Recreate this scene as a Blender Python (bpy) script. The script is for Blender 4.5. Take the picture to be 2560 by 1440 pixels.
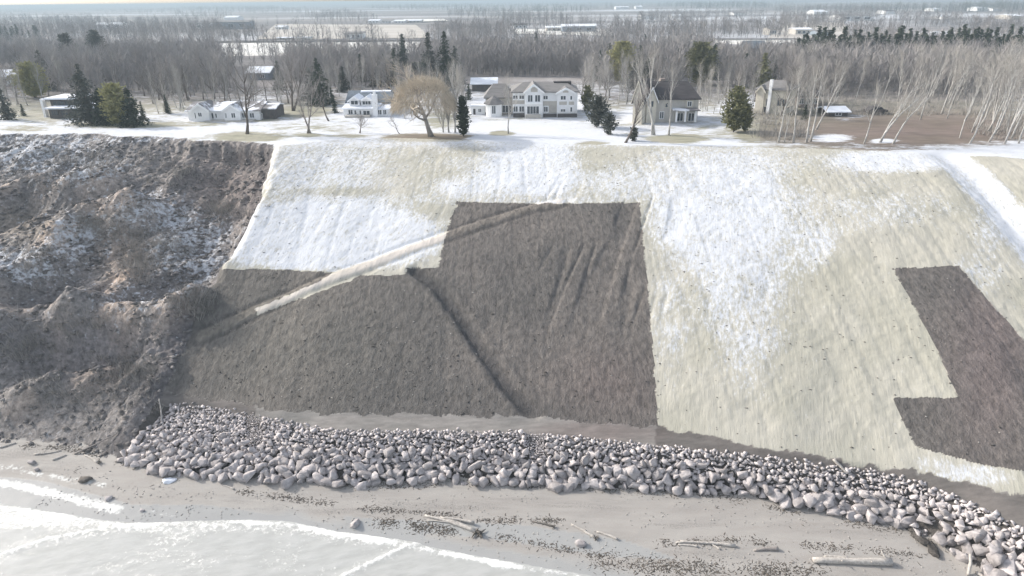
import bpy, math, random
import numpy as np
from mathutils import Vector, Matrix
R = math.radians
S = bpy.context.scene
COL = S.collection
for o in list(bpy.data.objects):
    bpy.data.objects.remove(o)

# ------------------------------------------------------------------ camera, light, exposure
CAMZ, PITCH, ROLL, FPX = 46.0, 22.87, -0.60, 1707.0
cam = bpy.data.cameras.new('camera')
cam.sensor_width = 36.0
cam.lens = 36.0 * FPX / 2560.0
cam.clip_start, cam.clip_end = 0.5, 60000
camo = bpy.data.objects.new('camera', cam)
COL.objects.link(camo)
CM = Matrix.Rotation(R(90 - PITCH), 4, 'X') @ Matrix.Rotation(R(ROLL), 4, 'Z')
camo.matrix_world = Matrix.Translation((0, 0, CAMZ)) @ CM
S.camera = camo

SUN_EL, SUN_AZ = 29.0, -67.0            # azimuth clockwise from +Y (into the picture)
sunv = Vector((math.sin(R(SUN_AZ)) * math.cos(R(SUN_EL)), math.cos(R(SUN_AZ)) * math.cos(R(SUN_EL)), math.sin(R(SUN_EL))))
W = bpy.data.worlds.new('World')
S.world = W
W.use_nodes = True
nt = W.node_tree
sky = nt.nodes.new('ShaderNodeTexSky')
sky.sky_type = 'NISHITA'
sky.sun_disc = False
sky.sun_elevation = R(SUN_EL)
sky.sun_rotation = R(SUN_AZ)
sky.air_density = 1.0
sky.dust_density = 2.5
bg = nt.nodes['Background']
bg.inputs['Strength'].default_value = 0.15
hs = nt.nodes.new('ShaderNodeHueSaturation')          # thin winter overcast: a paler sky
hs.inputs['Saturation'].default_value = 0.5
nt.links.new(sky.outputs[0], hs.inputs['Color'])
nt.links.new(hs.outputs[0], bg.inputs[0])
sl = bpy.data.lights.new('sun', 'SUN')
sl.energy = 2.35
sl.angle = R(0.6)
sl.color = (1.0, 0.94, 0.86)
slo = bpy.data.objects.new('sun', sl)
COL.objects.link(slo)
slo.rotation_euler = sunv.to_track_quat('Z', 'Y').to_euler()
slo.location = (-60, 60, 120)
S.view_settings.view_transform = 'Standard'
S.view_settings.look = 'None'
S.view_settings.exposure = 0.95
S.view_settings.gamma = 1.0
S.cycles.use_denoising = True
S.cycles.max_bounces = 5
S.cycles.diffuse_bounces = 3
S.cycles.glossy_bounces = 2
S.cycles.transmission_bounces = 2
S.cycles.volume_bounces = 0
HAZE = 0.00052

# ------------------------------------------------------------------ geometry of the view
CMn = np.array(CM.to_3x3())
def ray(px, py):
    v = CMn @ np.array([(px - 1280) / FPX, (720 - py) / FPX, -1.0])
    return v
def at_z(px, py, z):
    v = ray(px, py)
    t = (z - CAMZ) / v[2]
    return np.array([v[0] * t, v[1] * t, z])
def at_y(px, py, y):
    v = ray(px, py)
    t = y / v[1]
    return np.array([v[0] * t, y, CAMZ + v[2] * t])
def project(x, y, z):
    p = np.stack([x, y, z - CAMZ], -1) @ CMn
    w = np.maximum(-p[..., 2], 1.0)
    return 1280 + FPX * p[..., 0] / w, 720 - FPX * p[..., 1] / w, -p[..., 2]
def pxm(px, py, z=24.0):
    """picture scale (photo pixels per metre) where this ground point lies"""
    v = ray(px, py)
    return FPX * abs(v[2]) / (CAMZ - z)

rng = np.random.default_rng(7)
random.seed(7)
LAT = rng.random((256, 256))
def vnoise(x, y, seed=0):
    x = x + seed * 17.31; y = y + seed * 9.77
    xi = np.floor(x).astype(int); yi = np.floor(y).astype(int)
    fx = x - xi; fy = y - yi
    fx = fx * fx * (3 - 2 * fx); fy = fy * fy * (3 - 2 * fy)
    a = LAT[xi & 255, yi & 255]; b = LAT[(xi + 1) & 255, yi & 255]
    c = LAT[xi & 255, (yi + 1) & 255]; d = LAT[(xi + 1) & 255, (yi + 1) & 255]
    return (a * (1 - fx) + b * fx) * (1 - fy) + (c * (1 - fx) + d * fx) * fy
def fbm(x, y, sc, oct=4, seed=0, gain=0.5):
    s = 0; a = 1; n = 0
    for k in range(oct):
        s = s + a * (vnoise(x * sc, y * sc, seed + k) - 0.5); n += a
        a *= gain; sc *= 2.03
    return s / n * 2
def ridged(x, y, sc, oct=4, seed=0):
    s = 0; a = 1; n = 0
    for k in range(oct):
        s = s + a * (1 - np.abs(2 * vnoise(x * sc, y * sc, seed + k) - 1)); n += a
        a *= 0.5; sc *= 2.1
    return s / n
def sstep(a, b, x):
    t = np.clip((x - a) / (b - a), 0, 1)
    return t * t * (3 - 2 * t)
def in_poly(px, py, poly):
    r = np.zeros(px.shape, bool)
    n = len(poly)
    for i in range(n):
        x0, y0 = poly[i]; x1, y1 = poly[(i + 1) % n]
        if y0 == y1: continue
        c = ((y0 > py) != (y1 > py)) & (px < (x1 - x0) * (py - y0) / (y1 - y0) + x0)
        r ^= c
    return r
def pl_dist(x, y, pts):
    """distance to a polyline, and the height index along it"""
    d = np.full(np.shape(x), 1e9)
    for (ax, ay), (bx, by) in zip(pts[:-1], pts[1:]):
        ux, uy = bx - ax, by - ay
        L = ux * ux + uy * uy + 1e-9
        t = np.clip(((x - ax) * ux + (y - ay) * uy) / L, 0, 1)
        d = np.minimum(d, np.hypot(x - ax - t * ux, y - ay - t * uy))
    return d

# curves of the shore, unprojected at their own heights
def curve(pts, z):
    a = np.array([at_z(px, py, z)[:2] for px, py in pts])
    a = a[np.argsort(a[:, 0])]
    return lambda x: np.interp(x, a[:, 0], a[:, 1])
y_wat = curve([(-400, 1225), (-200, 1245), (0, 1262), (130, 1283), (250, 1303), (330, 1310), (620, 1302), (720, 1306), (840, 1332), (1000, 1352), (1080, 1372), (1250, 1405), (1450, 1438), (1600, 1470), (2000, 1560), (2600, 1720)], 0.0)
y_toe = curve([(-600, 1075), (-300, 1085), (0, 1095), (200, 1112), (310, 1150), (440, 1183), (850, 1210), (1100, 1198), (1500, 1216), (1840, 1233), (2050, 1276), (2230, 1308), (2330, 1343), (2420, 1405), (2480, 1440), (2600, 1520), (2750, 1600)], 0.8)
y_rtop = curve([(-600, 1010), (0, 1010), (300, 1010), (410, 1013), (620, 1040), (700, 1060), (850, 1082), (1320, 1087), (1500, 1105), (1700, 1124), (1900, 1150), (2050, 1168), (2200, 1188), (2300, 1214), (2430, 1262), (2560, 1328), (2750, 1420)], 3.6)
y_ben = curve([(-600, 980), (0, 980), (400, 992), (520, 1002), (700, 1034), (850, 1040), (1320, 1050), (1650, 1074), (1850, 1114), (2050, 1148), (2300, 1186), (2400, 1208), (2560, 1250), (2750, 1300)], 4.3)
y_cr = curve([(-700, 322), (0, 332), (220, 334), (420, 345), (590, 352), (700, 364), (850, 348), (1000, 345), (1500, 362), (1850, 367), (2100, 373), (2370, 386), (2500, 392), (2800, 420)], 24.0)

def z_graded(x, y):
    yw, yt, yr, yb, yc = y_wat(x), y_toe(x), y_rtop(x), y_ben(x), y_cr(x)
    yr = np.maximum(yr, yt + 1.0); yb = np.maximum(yb, yr + 0.6)
    z = 0.8 * (y - yw) / np.maximum(yt - yw, 1)
    z = np.maximum(z, -4)
    s = np.clip((y - yt) / (yr - yt), 0, 1)
    z = np.where(y > yt, 0.8 + 2.8 * s, z)
    s = np.clip((y - yr) / (yb - yr), 0, 1)
    z = np.where(y > yr, 3.6 + 0.7 * s, z)
    t = np.clip((y - yb) / (yc - yb), 0, 1)
    f = 1 - (1 - t) ** 1.36
    z = np.where(y > yb, 4.3 + 19.7 * f, z)
    return z
def z_eroded(x, y):
    yt = y_toe(x); yc = y_cr(x) + 3.4 * fbm(x, x * 0, 0.10, 3, 3) + 0.7 * fbm(x, y * 0, 0.9, 2, 5)
    t = np.clip((y - yt) / (yc - yt), -1, 1)
    h = np.interp(t, [0, .07, .2, .36, .5, .72, .9, .955, .985, 1], [0, .10, .25, .38, .46, .61, .76, .83, .985, 1])
    h2 = np.interp(t, [0, .07, .2, .36, .5, .72, .9, .955, .985, 1], [0, .10, .25, .38, .48, .68, .89, .945, .98, 1])
    cl = np.clip(sstep(-66, -46, x) * (0.75 + 1.1 * fbm(x, x * 0, 0.13, 2, 7)), 0.04, 1)
    h = h * cl + h2 * (1 - cl)
    z = 0.8 + 23.2 * h
    A = np.clip(t * 8, 0, 1) * np.clip((1.0 - t) * 9, 0, 1)
    u = x * 0.80 - y * 0.6; v = x * 0.6 + y * 0.80         # spurs run down to the lower left
    z = z + A * (0.9 * fbm(u * 1.0, v * 0.40, 0.13, 3, 11) + 2.6 * (ridged(u, v * 0.18, 0.13, 4, 21) - 0.5) + 0.6 * fbm(u, v * .6, 0.7, 4, 31))
    z = z + 0.28 * np.clip(t * 8, 0, 1) * np.clip((1.004 - t) * 60, 0, 1) * fbm(x, y, 2.2, 2, 41)
    zb = 0.8 * (y - y_wat(x)) / np.maximum(yt - y_wat(x), 1)
    return np.where(t > 0, z, np.maximum(zb, -4))
BND = [(708, 352), (694, 372), (664, 475), (620, 570), (560, 672), (530, 750), (486, 880), (425, 1000), (330, 1150), (318, 1170)]
def hit0(px, py, zf):
    v = ray(px, py)
    ts = np.concatenate([np.arange(35, 260, 0.2), np.arange(260, 600, 4)])
    d = CAMZ + v[2] * ts - zf(v[0] * ts, v[1] * ts)
    k = np.argmax(d < 0)
    if d[k] >= 0:
        return at_z(px, py, 24.0)
    t = ts[k - 1] + (ts[k] - ts[k - 1]) * d[k - 1] / (d[k - 1] - d[k]) if k else ts[0]
    return np.array([v[0] * t, v[1] * t, CAMZ + v[2] * t])
_b = np.array([hit0(px, py, z_graded)[:2] for px, py in BND])
_b = _b[np.argsort(_b[:, 1])]
x_bnd = lambda y: np.interp(y, _b[:, 1], _b[:, 0])
def w_er(x, y):
    return sstep(-0.6, 2.6, x_bnd(y) - x + 0.5 * fbm(x, y, 0.5, 2, 51))
def z_mix(x, y):
    w = w_er(x, y)
    return z_graded(x, y) * (1 - w) + z_eroded(x, y) * w
def wl(pts, zf):
    return [tuple(hit0(px, py, zf)[:2]) for px, py in pts]
RIDGES = [(wl([(-40, 820), (0, 778), (90, 700), (165, 612), (235, 562), (330, 545)], z_mix), 4.4, 6.0),
          (wl([(-60, 560), (0, 532), (83, 496), (190, 486), (270, 480)], z_mix), 3.8, 5.0),
          (wl([(-60, 900), (0, 866), (110, 835), (250, 822), (430, 805), (500, 770)], z_mix), 3.4, 4.2),
          (wl([(40, 1010), (150, 950), (260, 925)], z_mix), 1.6, 3.0),
          (wl([(330, 700), (260, 760), (200, 800)], z_mix), 1.4, 3.0)]
HOLLOWS = [(wl([(560, 560), (520, 640), (440, 740)], z_mix), -2.2, 7.0),
           (wl([(250, 560), (150, 640), (60, 700)], z_mix), -1.6, 5.0),
           (wl([(100, 900), (300, 900)], z_mix), -2.0, 4.0)]
ROAD = wl([(505, 838), (640, 776), (800, 706), (1000, 632), (1120, 588), (1250, 545), (1340, 516), (1400, 505)], z_graded)
DITCH = wl([(1035, 676), (1090, 715), (1150, 790), (1200, 870), (1265, 960), (1335, 1042)], z_graded)
SWALE = wl([(2372, 388), (2450, 455), (2520, 535), (2600, 625), (2700, 740)], z_graded)
LEDGE = wl([(560, 488), (900, 492), (1140, 500), (1600, 505)], z_graded)
TRK = [(1180, 640), (1620, 560), (1640, 880), (1230, 870)]
def zfun(x, y):
    x = np.asarray(x, float); y = np.asarray(y, float)
    w = w_er(x, y)
    z = z_graded(x, y) * (1 - w) + z_eroded(x, y) * w
    for pts, h, r in RIDGES + HOLLOWS:
        d = pl_dist(x, y, pts)
        k = np.clip(1 - d / r, 0, 1)
        z = z + w * h * k * k * (3 - 2 * k)
    # diagonal access track across the graded slope: bank above, low berm below
    d = pl_dist(x, y, ROAD)
    z = z + (1 - w) * (0.12 * np.exp(-(d / 0.7) ** 4) - 0.12 * np.exp(-((d - 1.1) / 0.35) ** 2))
    d = pl_dist(x, y, DITCH)
    z = z + sstep(-.5, 1.5, y - y_ben(x)) * (-0.42 * np.exp(-(d / 0.7) ** 4) + 0.10 * np.exp(-((d - 1.4) / .4) ** 2))
    d = pl_dist(x, y, SWALE)
    z = z - 0.7 * np.exp(-(d / 2.2) ** 2)
    # machine tracks, clods and general unevenness of the worked slope
    yb, yc = y_ben(x), y_cr(x)
    on = sstep(0, 3, y - yb) * sstep(0, 4, yc - y) * (1 - w)
    u = x * 0.93 - y * 0.36; v = x * 0.36 + y * 0.93
    g = sstep(2, 6, x) * sstep(26, 20, x) * sstep(70, 76, y) * sstep(104, 94, y)
    z = z + on * (0.16 * fbm(x, y, 0.25, 3, 61) + 0.05 * fbm(x, y, 1.7, 2, 64) - 0.20 * g * sstep(.62, .95, 1 - np.abs(2 * vnoise(u * .75, v * .06, 71) - 1)) * sstep(.35, .6, vnoise(x * .2, y * .12, 73)) - 0.06 * sstep(.8, 1, 1 - np.abs(2 * vnoise(x * .8 + 3, y * .05, 75) - 1)))
    top = sstep(0, 6, y - yc) * sstep(230, 180, y)
    z = z + top * 0.10 * fbm(x, y, 0.15, 2, 81)
    bch = sstep(-1.0, 2.0, y - y_wat(x)) * sstep(0.2, -0.5, y - y_toe(x))
    z = z + bch * 0.035 * fbm(x, y * 1.6, 0.5, 3, 91)
    far = sstep(400, 2500, y)
    return z + far * 1.5 * fbm(x, y, 0.002, 2, 95)
def hit(px, py):
    return hit0(px, py, zfun)
def gz(x, y):
    return float(zfun(np.array([x]), np.array([y]))[0])

# ------------------------------------------------------------------ materials
MATS = {}
def newmat(name):
    m = bpy.data.materials.new(name)
    m.use_nodes = True
    MATS[name] = m
    return m, m.node_tree, m.node_tree.nodes['Principled BSDF']
class N:
    """terse node maker"""
    def __init__(s, t): s.t = t
    def n(s, typ, **kw):
        q = s.t.nodes.new(typ)
        for k, v in kw.items(): setattr(q, k, v)
        return q
    def pos(s, scale=(1, 1, 1), rot=(0, 0, 0)):
        g = s.n('ShaderNodeNewGeometry'); m = s.n('ShaderNodeMapping')
        m.vector_type = 'TEXTURE'; m.inputs['Scale'].default_value = tuple(1 / q for q in scale); m.inputs['Rotation'].default_value = rot
        s.t.links.new(g.outputs['Position'], m.inputs[0]); return m.outputs[0]
    def noise(s, vec, scale, detail=3, rough=0.55):
        q = s.n('ShaderNodeTexNoise'); q.inputs['Scale'].default_value = scale
        q.inputs['Detail'].default_value = detail; q.inputs['Roughness'].default_value = rough
        s.t.links.new(vec, q.inputs['Vector']); return q.outputs[0]
    def attr(s, name):
        q = s.n('ShaderNodeAttribute'); q.attribute_name = name; return q
    def math(s, op, a, b=None, clamp=False):
        q = s.n('ShaderNodeMath', operation=op); q.use_clamp = clamp
        for i, v in enumerate((a, b)):
            if v is None: continue
            if isinstance(v, (int, float)): q.inputs[i].default_value = v
            else: s.t.links.new(v, q.inputs[i])
        return q.outputs[0]
    def rng(s, v, a, b, c=0, d=1, smooth=True):
        q = s.n('ShaderNodeMapRange'); q.interpolation_type = 'SMOOTHSTEP' if smooth else 'LINEAR'
        for i, k in enumerate((a, b, c, d)): q.inputs[i + 1].default_value = k
        s.t.links.new(v, q.inputs[0]); return q.outputs[0]
    def mix(s, f, a, b, blend='MIX'):
        q = s.n('ShaderNodeMix', data_type='RGBA', blend_type=blend)
        for i, v in ((0, f), (6, a), (7, b)):
            if isinstance(v, (int, float)): q.inputs[i].default_value = v
            elif isinstance(v, tuple): q.inputs[i].default_value = (*v, 1) if len(v) == 3 else v
            else: s.t.links.new(v, q.inputs[i])
        return q.outputs[2]
    def bump(s, h, strength, dist, bsdf):
        q = s.n('ShaderNodeBump'); q.inputs['Strength'].default_value = strength; q.inputs['Distance'].default_value = dist
        s.t.links.new(h, q.inputs['Height']); s.t.links.new(q.outputs[0], bsdf.inputs['Normal'])
SNOW = (0.66, 0.675, 0.705)
def ground_mat(name, a, b, sc=0.12, streak=None, snow=True, fine=2.5, rough=0.95, bumpd=0.25, contrast=0.35, snowgain=1.7, snowstreak=None, snowfine=2.0, snowsoft=0.17, srot=0.):
    m, t, p = newmat(name)
    k = N(t)
    v = k.pos()
    n1 = k.rng(k.noise(v, sc, 4), 0.35, 0.65)
    col = k.mix(n1, a, b)
    v2 = k.pos(streak, (0, 0, srot)) if streak else v
    n2 = k.noise(v2, fine, 5, 0.65)
    br = k.rng(n2, 0.3, 0.7, 1 - contrast, 1 + contrast, False)
    comb = k.n('ShaderNodeCombineColor')
    for i in range(3): t.links.new(br, comb.inputs[i])
    col = k.mix(1.0, col, comb.outputs[0], 'MULTIPLY')
    col = k.mix(1.0, col, k.attr('tint').outputs['Color'], 'MULTIPLY')
    if snow:
        ns = k.noise(k.pos(snowstreak, (0, 0, srot)) if snowstreak else v, snowfine, 9, 0.8)
        ns2 = k.noise(v, 0.30, 4, 0.6)
        s = k.math('ADD', k.attr('snow').outputs['Fac'], k.math('MULTIPLY', k.math('SUBTRACT', ns, 0.5), snowgain))
        s = k.math('ADD', s, k.math('MULTIPLY', k.math('SUBTRACT', ns2, 0.5), 0.55))
        f = k.rng(s, 0.5 - snowsoft, 0.5 + snowsoft)
        sc_ = k.mix(k.noise(v, 0.8, 3), (0.55, 0.57, 0.60), SNOW)
        col = k.mix(f, col, sc_)
    t.links.new(col, p.inputs['Base Color'])
    p.inputs['Roughness'].default_value = rough
    p.inputs['Specular IOR Level'].default_value = 0.2
    k.bump(k.math('ADD', n2, k.math('MULTIPLY', k.noise(v, 5.0, 4, 0.7), 0.45)), 0.7, bumpd, p)
    return m
def plain(name, c, c2=None, sc=3.0, rough=0.8, stretch=(1, 1, 1), bump=0.0, spec=0.3, obj=False, lo=0.35, hi=0.65):
    m, t, p = newmat(name)
    k = N(t)
    c2 = c2 or tuple(x * 0.8 for x in c)
    if obj:
        tc = k.n('ShaderNodeTexCoord'); mp = k.n('ShaderNodeMapping'); mp.inputs['Scale'].default_value = stretch
        t.links.new(tc.outputs['Object'], mp.inputs[0]); v = mp.outputs[0]
    else:
        v = k.pos(stretch)
    n = k.noise(v, sc, 4, 0.6)
    t.links.new(k.mix(k.rng(n, lo, hi), c, c2), p.inputs['Base Color'])
    p.inputs['Roughness'].default_value = rough
    p.inputs['Specular IOR Level'].default_value = spec
    if bump: k.bump(n, 0.7, bump, p)
    return m
ground_mat('grass', (0.385, 0.37, 0.308), (0.44, 0.42, 0.36), 0.10, (1.6, 0.22, 0.3), fine=2.4, contrast=0.13, bumpd=0.08, snowgain=2.7, snowstreak=(1.4, 0.55, 0.6), snowfine=2.2, snowsoft=0.28, srot=-0.24)
ground_mat('soil', (0.120, 0.111, 0.103), (0.15, 0.135, 0.123), 0.07, (1.0, 0.45, 0.6), fine=2.2, contrast=0.36, bumpd=0.30)
ground_mat('bench', (0.22, 0.208, 0.192), (0.27, 0.25, 0.23), 0.2, (0.3, 1.2, 1), fine=1.5, contrast=0.22, bumpd=0.08)
ground_mat('rockbed', (0.075, 0.068, 0.062), (0.11, 0.10, 0.092), 0.5, contrast=0.3, snow=False)
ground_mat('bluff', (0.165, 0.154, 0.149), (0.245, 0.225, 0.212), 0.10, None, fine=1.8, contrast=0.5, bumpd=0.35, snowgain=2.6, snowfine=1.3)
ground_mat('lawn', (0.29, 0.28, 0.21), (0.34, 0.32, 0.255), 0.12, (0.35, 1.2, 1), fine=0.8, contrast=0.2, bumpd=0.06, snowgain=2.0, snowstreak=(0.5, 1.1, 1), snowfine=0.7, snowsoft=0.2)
ground_mat('farland', (0.15, 0.14, 0.137), (0.26, 0.24, 0.23), 0.006, (0.12, 1, 1), fine=0.03, contrast=0.3, bumpd=0.0)
def beach_mat():
    m, t, p = newmat('beach')
    k = N(t); v = k.pos(); vs = k.pos((0.22, 1.3, 1))
    n = k.noise(vs, 0.55, 5, 0.6); nf = k.noise(v, 5, 4, 0.7)
    col = k.mix(k.rng(n, 0.35, 0.65), (0.36, 0.335, 0.305), (0.29, 0.265, 0.24))
    col = k.mix(k.rng(nf, 0.3, 0.75), col, (0.32, 0.305, 0.285))
    gb = k.noise(k.pos((0.10, 0.9, 1), (0, 0, -0.10)), 0.8, 4, 0.6)
    gp = k.noise(v, 11, 3, 0.8)
    gm = k.math('MULTIPLY', k.rng(gb, 0.52, 0.66), k.rng(gp, 0.45, 0.62))
    col = k.mix(k.math('MULTIPLY', gm, 0.75), col, (0.15, 0.14, 0.13))
    gl = k.math('MULTIPLY', k.rng(gb, 0.50, 0.36), k.rng(gp, 0.56, 0.68))
    col = k.mix(k.math('MULTIPLY', gl, 0.6), col, (0.50, 0.49, 0.47))
    wet = k.attr('wet').outputs['Fac']
    col = k.mix(wet, col, (0.33, 0.33, 0.32))
    fo = k.attr('foam').outputs['Fac']
    nn = k.noise(v, 1.6, 6, 0.75)
    f = k.rng(k.math('ADD', fo, k.math('MULTIPLY', k.math('SUBTRACT', nn, 0.5), 1.6)), 0.42, 0.62)
    col = k.mix(f, col, (0.60, 0.60, 0.575))
    t.links.new(col, p.inputs['Base Color'])
    t.links.new(k.rng(wet, 0, 1, 0.75, 0.22), p.inputs['Roughness'])
    p.inputs['Specular IOR Level'].default_value = 0.4
    k.bump(nf, 0.35, 0.04, p)
beach_mat()
def water_mat():
    m, t, p = newmat('lake_water')
    k = N(t); v = k.pos(); vs = k.pos((0.5, 1.4, 1), (0, 0, 0.25))
    n = k.noise(vs, 0.9, 5, 0.6)
    col = k.mix(k.rng(n, 0.3, 0.7), (0.37, 0.372, 0.35), (0.44, 0.44, 0.42))
    nn = k.noise(v, 1.8, 9, 0.8)
    f = k.rng(k.math('ADD', k.attr('foam').outputs['Fac'], k.math('MULTIPLY', k.math('SUBTRACT', nn, 0.5), 2.2)), 0.40, 0.80)
    col = k.mix(f, col, (0.74, 0.74, 0.715))
    t.links.new(col, p.inputs['Base Color'])
    t.links.new(k.rng(f, 0, 1, 0.18, 0.8), p.inputs['Roughness'])
    k.bump(k.math('ADD', n, k.math('MULTIPLY', f, 0.3)), 0.5, 0.12, p)
water_mat()
def stone_mat(name, c1, c2):
    m, t, p = newmat(name)
    k = N(t); v = k.pos()
    oi = k.n('ShaderNodeObjectInfo')
    at = k.attr('shade').outputs['Fac']
    n = k.noise(v, 2.5, 5, 0.65)
    col = k.mix(k.rng(n, 0.3, 0.7), c1, c2)
    br = k.math('ADD', k.math('MULTIPLY', oi.outputs['Random'], 0.50), k.math('ADD', k.math('MULTIPLY', at, 0.75), 0.42))
    comb = k.n('ShaderNodeCombineColor')
    for i in range(3): t.links.new(br, comb.inputs[i])
    t.links.new(k.mix(1.0, col, comb.outputs[0], 'MULTIPLY'), p.inputs['Base Color'])
    p.inputs['Roughness'].default_value = 0.9
    k.bump(n, 0.5, 0.06, p)
stone_mat('stone', (0.46, 0.425, 0.415), (0.29, 0.265, 0.26))
plain('bark_dark', (0.10, 0.085, 0.075), (0.15, 0.13, 0.115), 4, 0.9, (1, 1, .3))
plain('bark_grey', (0.23, 0.205, 0.19), (0.31, 0.285, 0.265), 4, 0.9, (1, 1, .3))
plain('bark_pale', (0.50, 0.487, 0.463), (0.35, 0.337, 0.32), 3, 0.85, (1, 1, .4))
plain('twig_grey', (0.22, 0.208, 0.207), (0.34, 0.32, 0.305), 0.045, 0.9)
plain('twig_dark', (0.15, 0.14, 0.138), (0.25, 0.232, 0.22), 0.03, 0.9)
plain('twig_gold', (0.52, 0.455, 0.37), (0.44, 0.38, 0.30), 0.5, 0.85)
plain('twig_tan', (0.36, 0.343, 0.315), (0.27, 0.255, 0.235), 0.5, 0.9)
plain('needle_dark', (0.035, 0.05, 0.035), (0.06, 0.075, 0.05), 0.8, 0.85)
plain('needle_grey', (0.075, 0.085, 0.075), (0.12, 0.125, 0.105), 0.8, 0.85)
plain('needle_olive', (0.14, 0.145, 0.07), (0.20, 0.195, 0.10), 0.8, 0.85)
plain('needle_yellow', (0.31, 0.30, 0.13), (0.38, 0.36, 0.19), 0.8, 0.85)
plain('driftwood', (0.50, 0.47, 0.43), (0.36, 0.33, 0.30), 5, 0.85, (1, 1, 1), 0.03)
plain('driftwood_dark', (0.17, 0.15, 0.13), (0.11, 0.10, 0.09), 5, 0.9, (1, 1, 1), 0.03)
plain('wall_white', (0.82, 0.825, 0.83), (0.77, 0.775, 0.78), 1.5, 0.7)
plain('wall_cream', (0.66, 0.62, 0.53), (0.58, 0.54, 0.46), 1.5, 0.75)
plain('wall_beige', (0.50, 0.475, 0.43), (0.45, 0.425, 0.39), 1.5, 0.8)
plain('wall_dark', (0.085, 0.08, 0.08), (0.12, 0.11, 0.105), 1.2, 0.8)
plain('wall_blue', (0.22, 0.26, 0.30), (0.18, 0.21, 0.25), 1.2, 0.8)
plain('wall_brick', (0.30, 0.25, 0.22), (0.24, 0.2, 0.18), 1.2, 0.85)
plain('trim_white', (0.88, 0.885, 0.89), (0.84, 0.845, 0.85), 2, 0.6)
plain('roof_grey', (0.22, 0.21, 0.205), (0.17, 0.165, 0.16), 1.2, 0.85, (.5, 2, 2))
plain('roof_dark', (0.075, 0.068, 0.07), (0.055, 0.05, 0.052), 1.2, 0.85, (.5, 2, 2))
plain('roof_blue', (0.17, 0.20, 0.23), (0.13, 0.155, 0.18), 1.2, 0.85)
plain('roof_snow', (0.80, 0.83, 0.88), (0.70, 0.73, 0.78), 0.6, 0.9)
plain('roof_patchy', (0.78, 0.80, 0.84), (0.20, 0.19, 0.19), 0.35, 0.9, lo=0.44, hi=0.56)
plain('field_snow', (0.78, 0.77, 0.73), (0.62, 0.60, 0.55), 0.02, 0.95, (.3, 2, 1))
plain('field_tan', (0.40, 0.36, 0.31), (0.52, 0.49, 0.45), 0.02, 0.95, (.3, 2, 1))
plain('asphalt', (0.10, 0.095, 0.09), (0.13, 0.12, 0.115), 0.5, 0.9)
plain('debris', (0.075, 0.065, 0.055), (0.14, 0.12, 0.10), 2, 0.95)
plain('clod_pale', (0.42, 0.40, 0.37), (0.30, 0.28, 0.26), 2, 0.95)
plain('brush', (0.29, 0.272, 0.25), (0.38, 0.355, 0.33), 0.5, 0.95)
m, t, p = newmat('glass')
k = N(t)
t.links.new(k.mix(k.noise(k.pos(), 0.7, 2), (0.035, 0.045, 0.055), (0.07, 0.085, 0.10)), p.inputs['Base Color'])
p.inputs['Roughness'].default_value = 0.12

# ------------------------------------------------------------------ object helpers
def tag(o, label=None, cat=None, group=None, kind=None):
    if label: o['label'] = label
    if cat: o['category'] = cat
    if group: o['group'] = group
    if kind: o['kind'] = kind
    return o
def empty(name, loc, rz=0, parent=None):
    o = bpy.data.objects.new(name, None)
    o.empty_display_size = 0.5
    o.location = loc
    o.rotation_euler = (0, 0, rz)
    COL.objects.link(o)
    return o
def mesh_np(name, V, F, mat, parent=None, smooth=False, attrs=None):
    """V (n,3); F (m,k) all faces with the same k"""
    V = np.asarray(V, np.float32); F = np.asarray(F, np.int32)
    me = bpy.data.meshes.new(name)
    me.vertices.add(len(V)); me.vertices.foreach_set('co', V.ravel())
    k = F.shape[1]
    me.loops.add(F.size); me.loops.foreach_set('vertex_index', F.ravel())
    me.polygons.add(len(F))
    me.polygons.foreach_set('loop_start', np.arange(0, F.size, k, dtype=np.int32))
    me.polygons.foreach_set('loop_total', np.full(len(F), k, np.int32))
    if smooth: me.polygons.foreach_set('use_smooth', np.ones(len(F), bool))
    me.update(calc_edges=True)
    for an, av in (attrs or {}).items():
        av = np.asarray(av, np.float32)
        if av.ndim == 2:
            a = me.attributes.new(an, 'FLOAT_COLOR', 'POINT'); a.data.foreach_set('color', av.ravel())
        else:
            a = me.attributes.new(an, 'FLOAT', 'POINT'); a.data.foreach_set('value', av)
    me.materials.append(MATS[mat])
    o = bpy.data.objects.new(name, me)
    COL.objects.link(o)
    if parent: o.parent = parent
    return o
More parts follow.
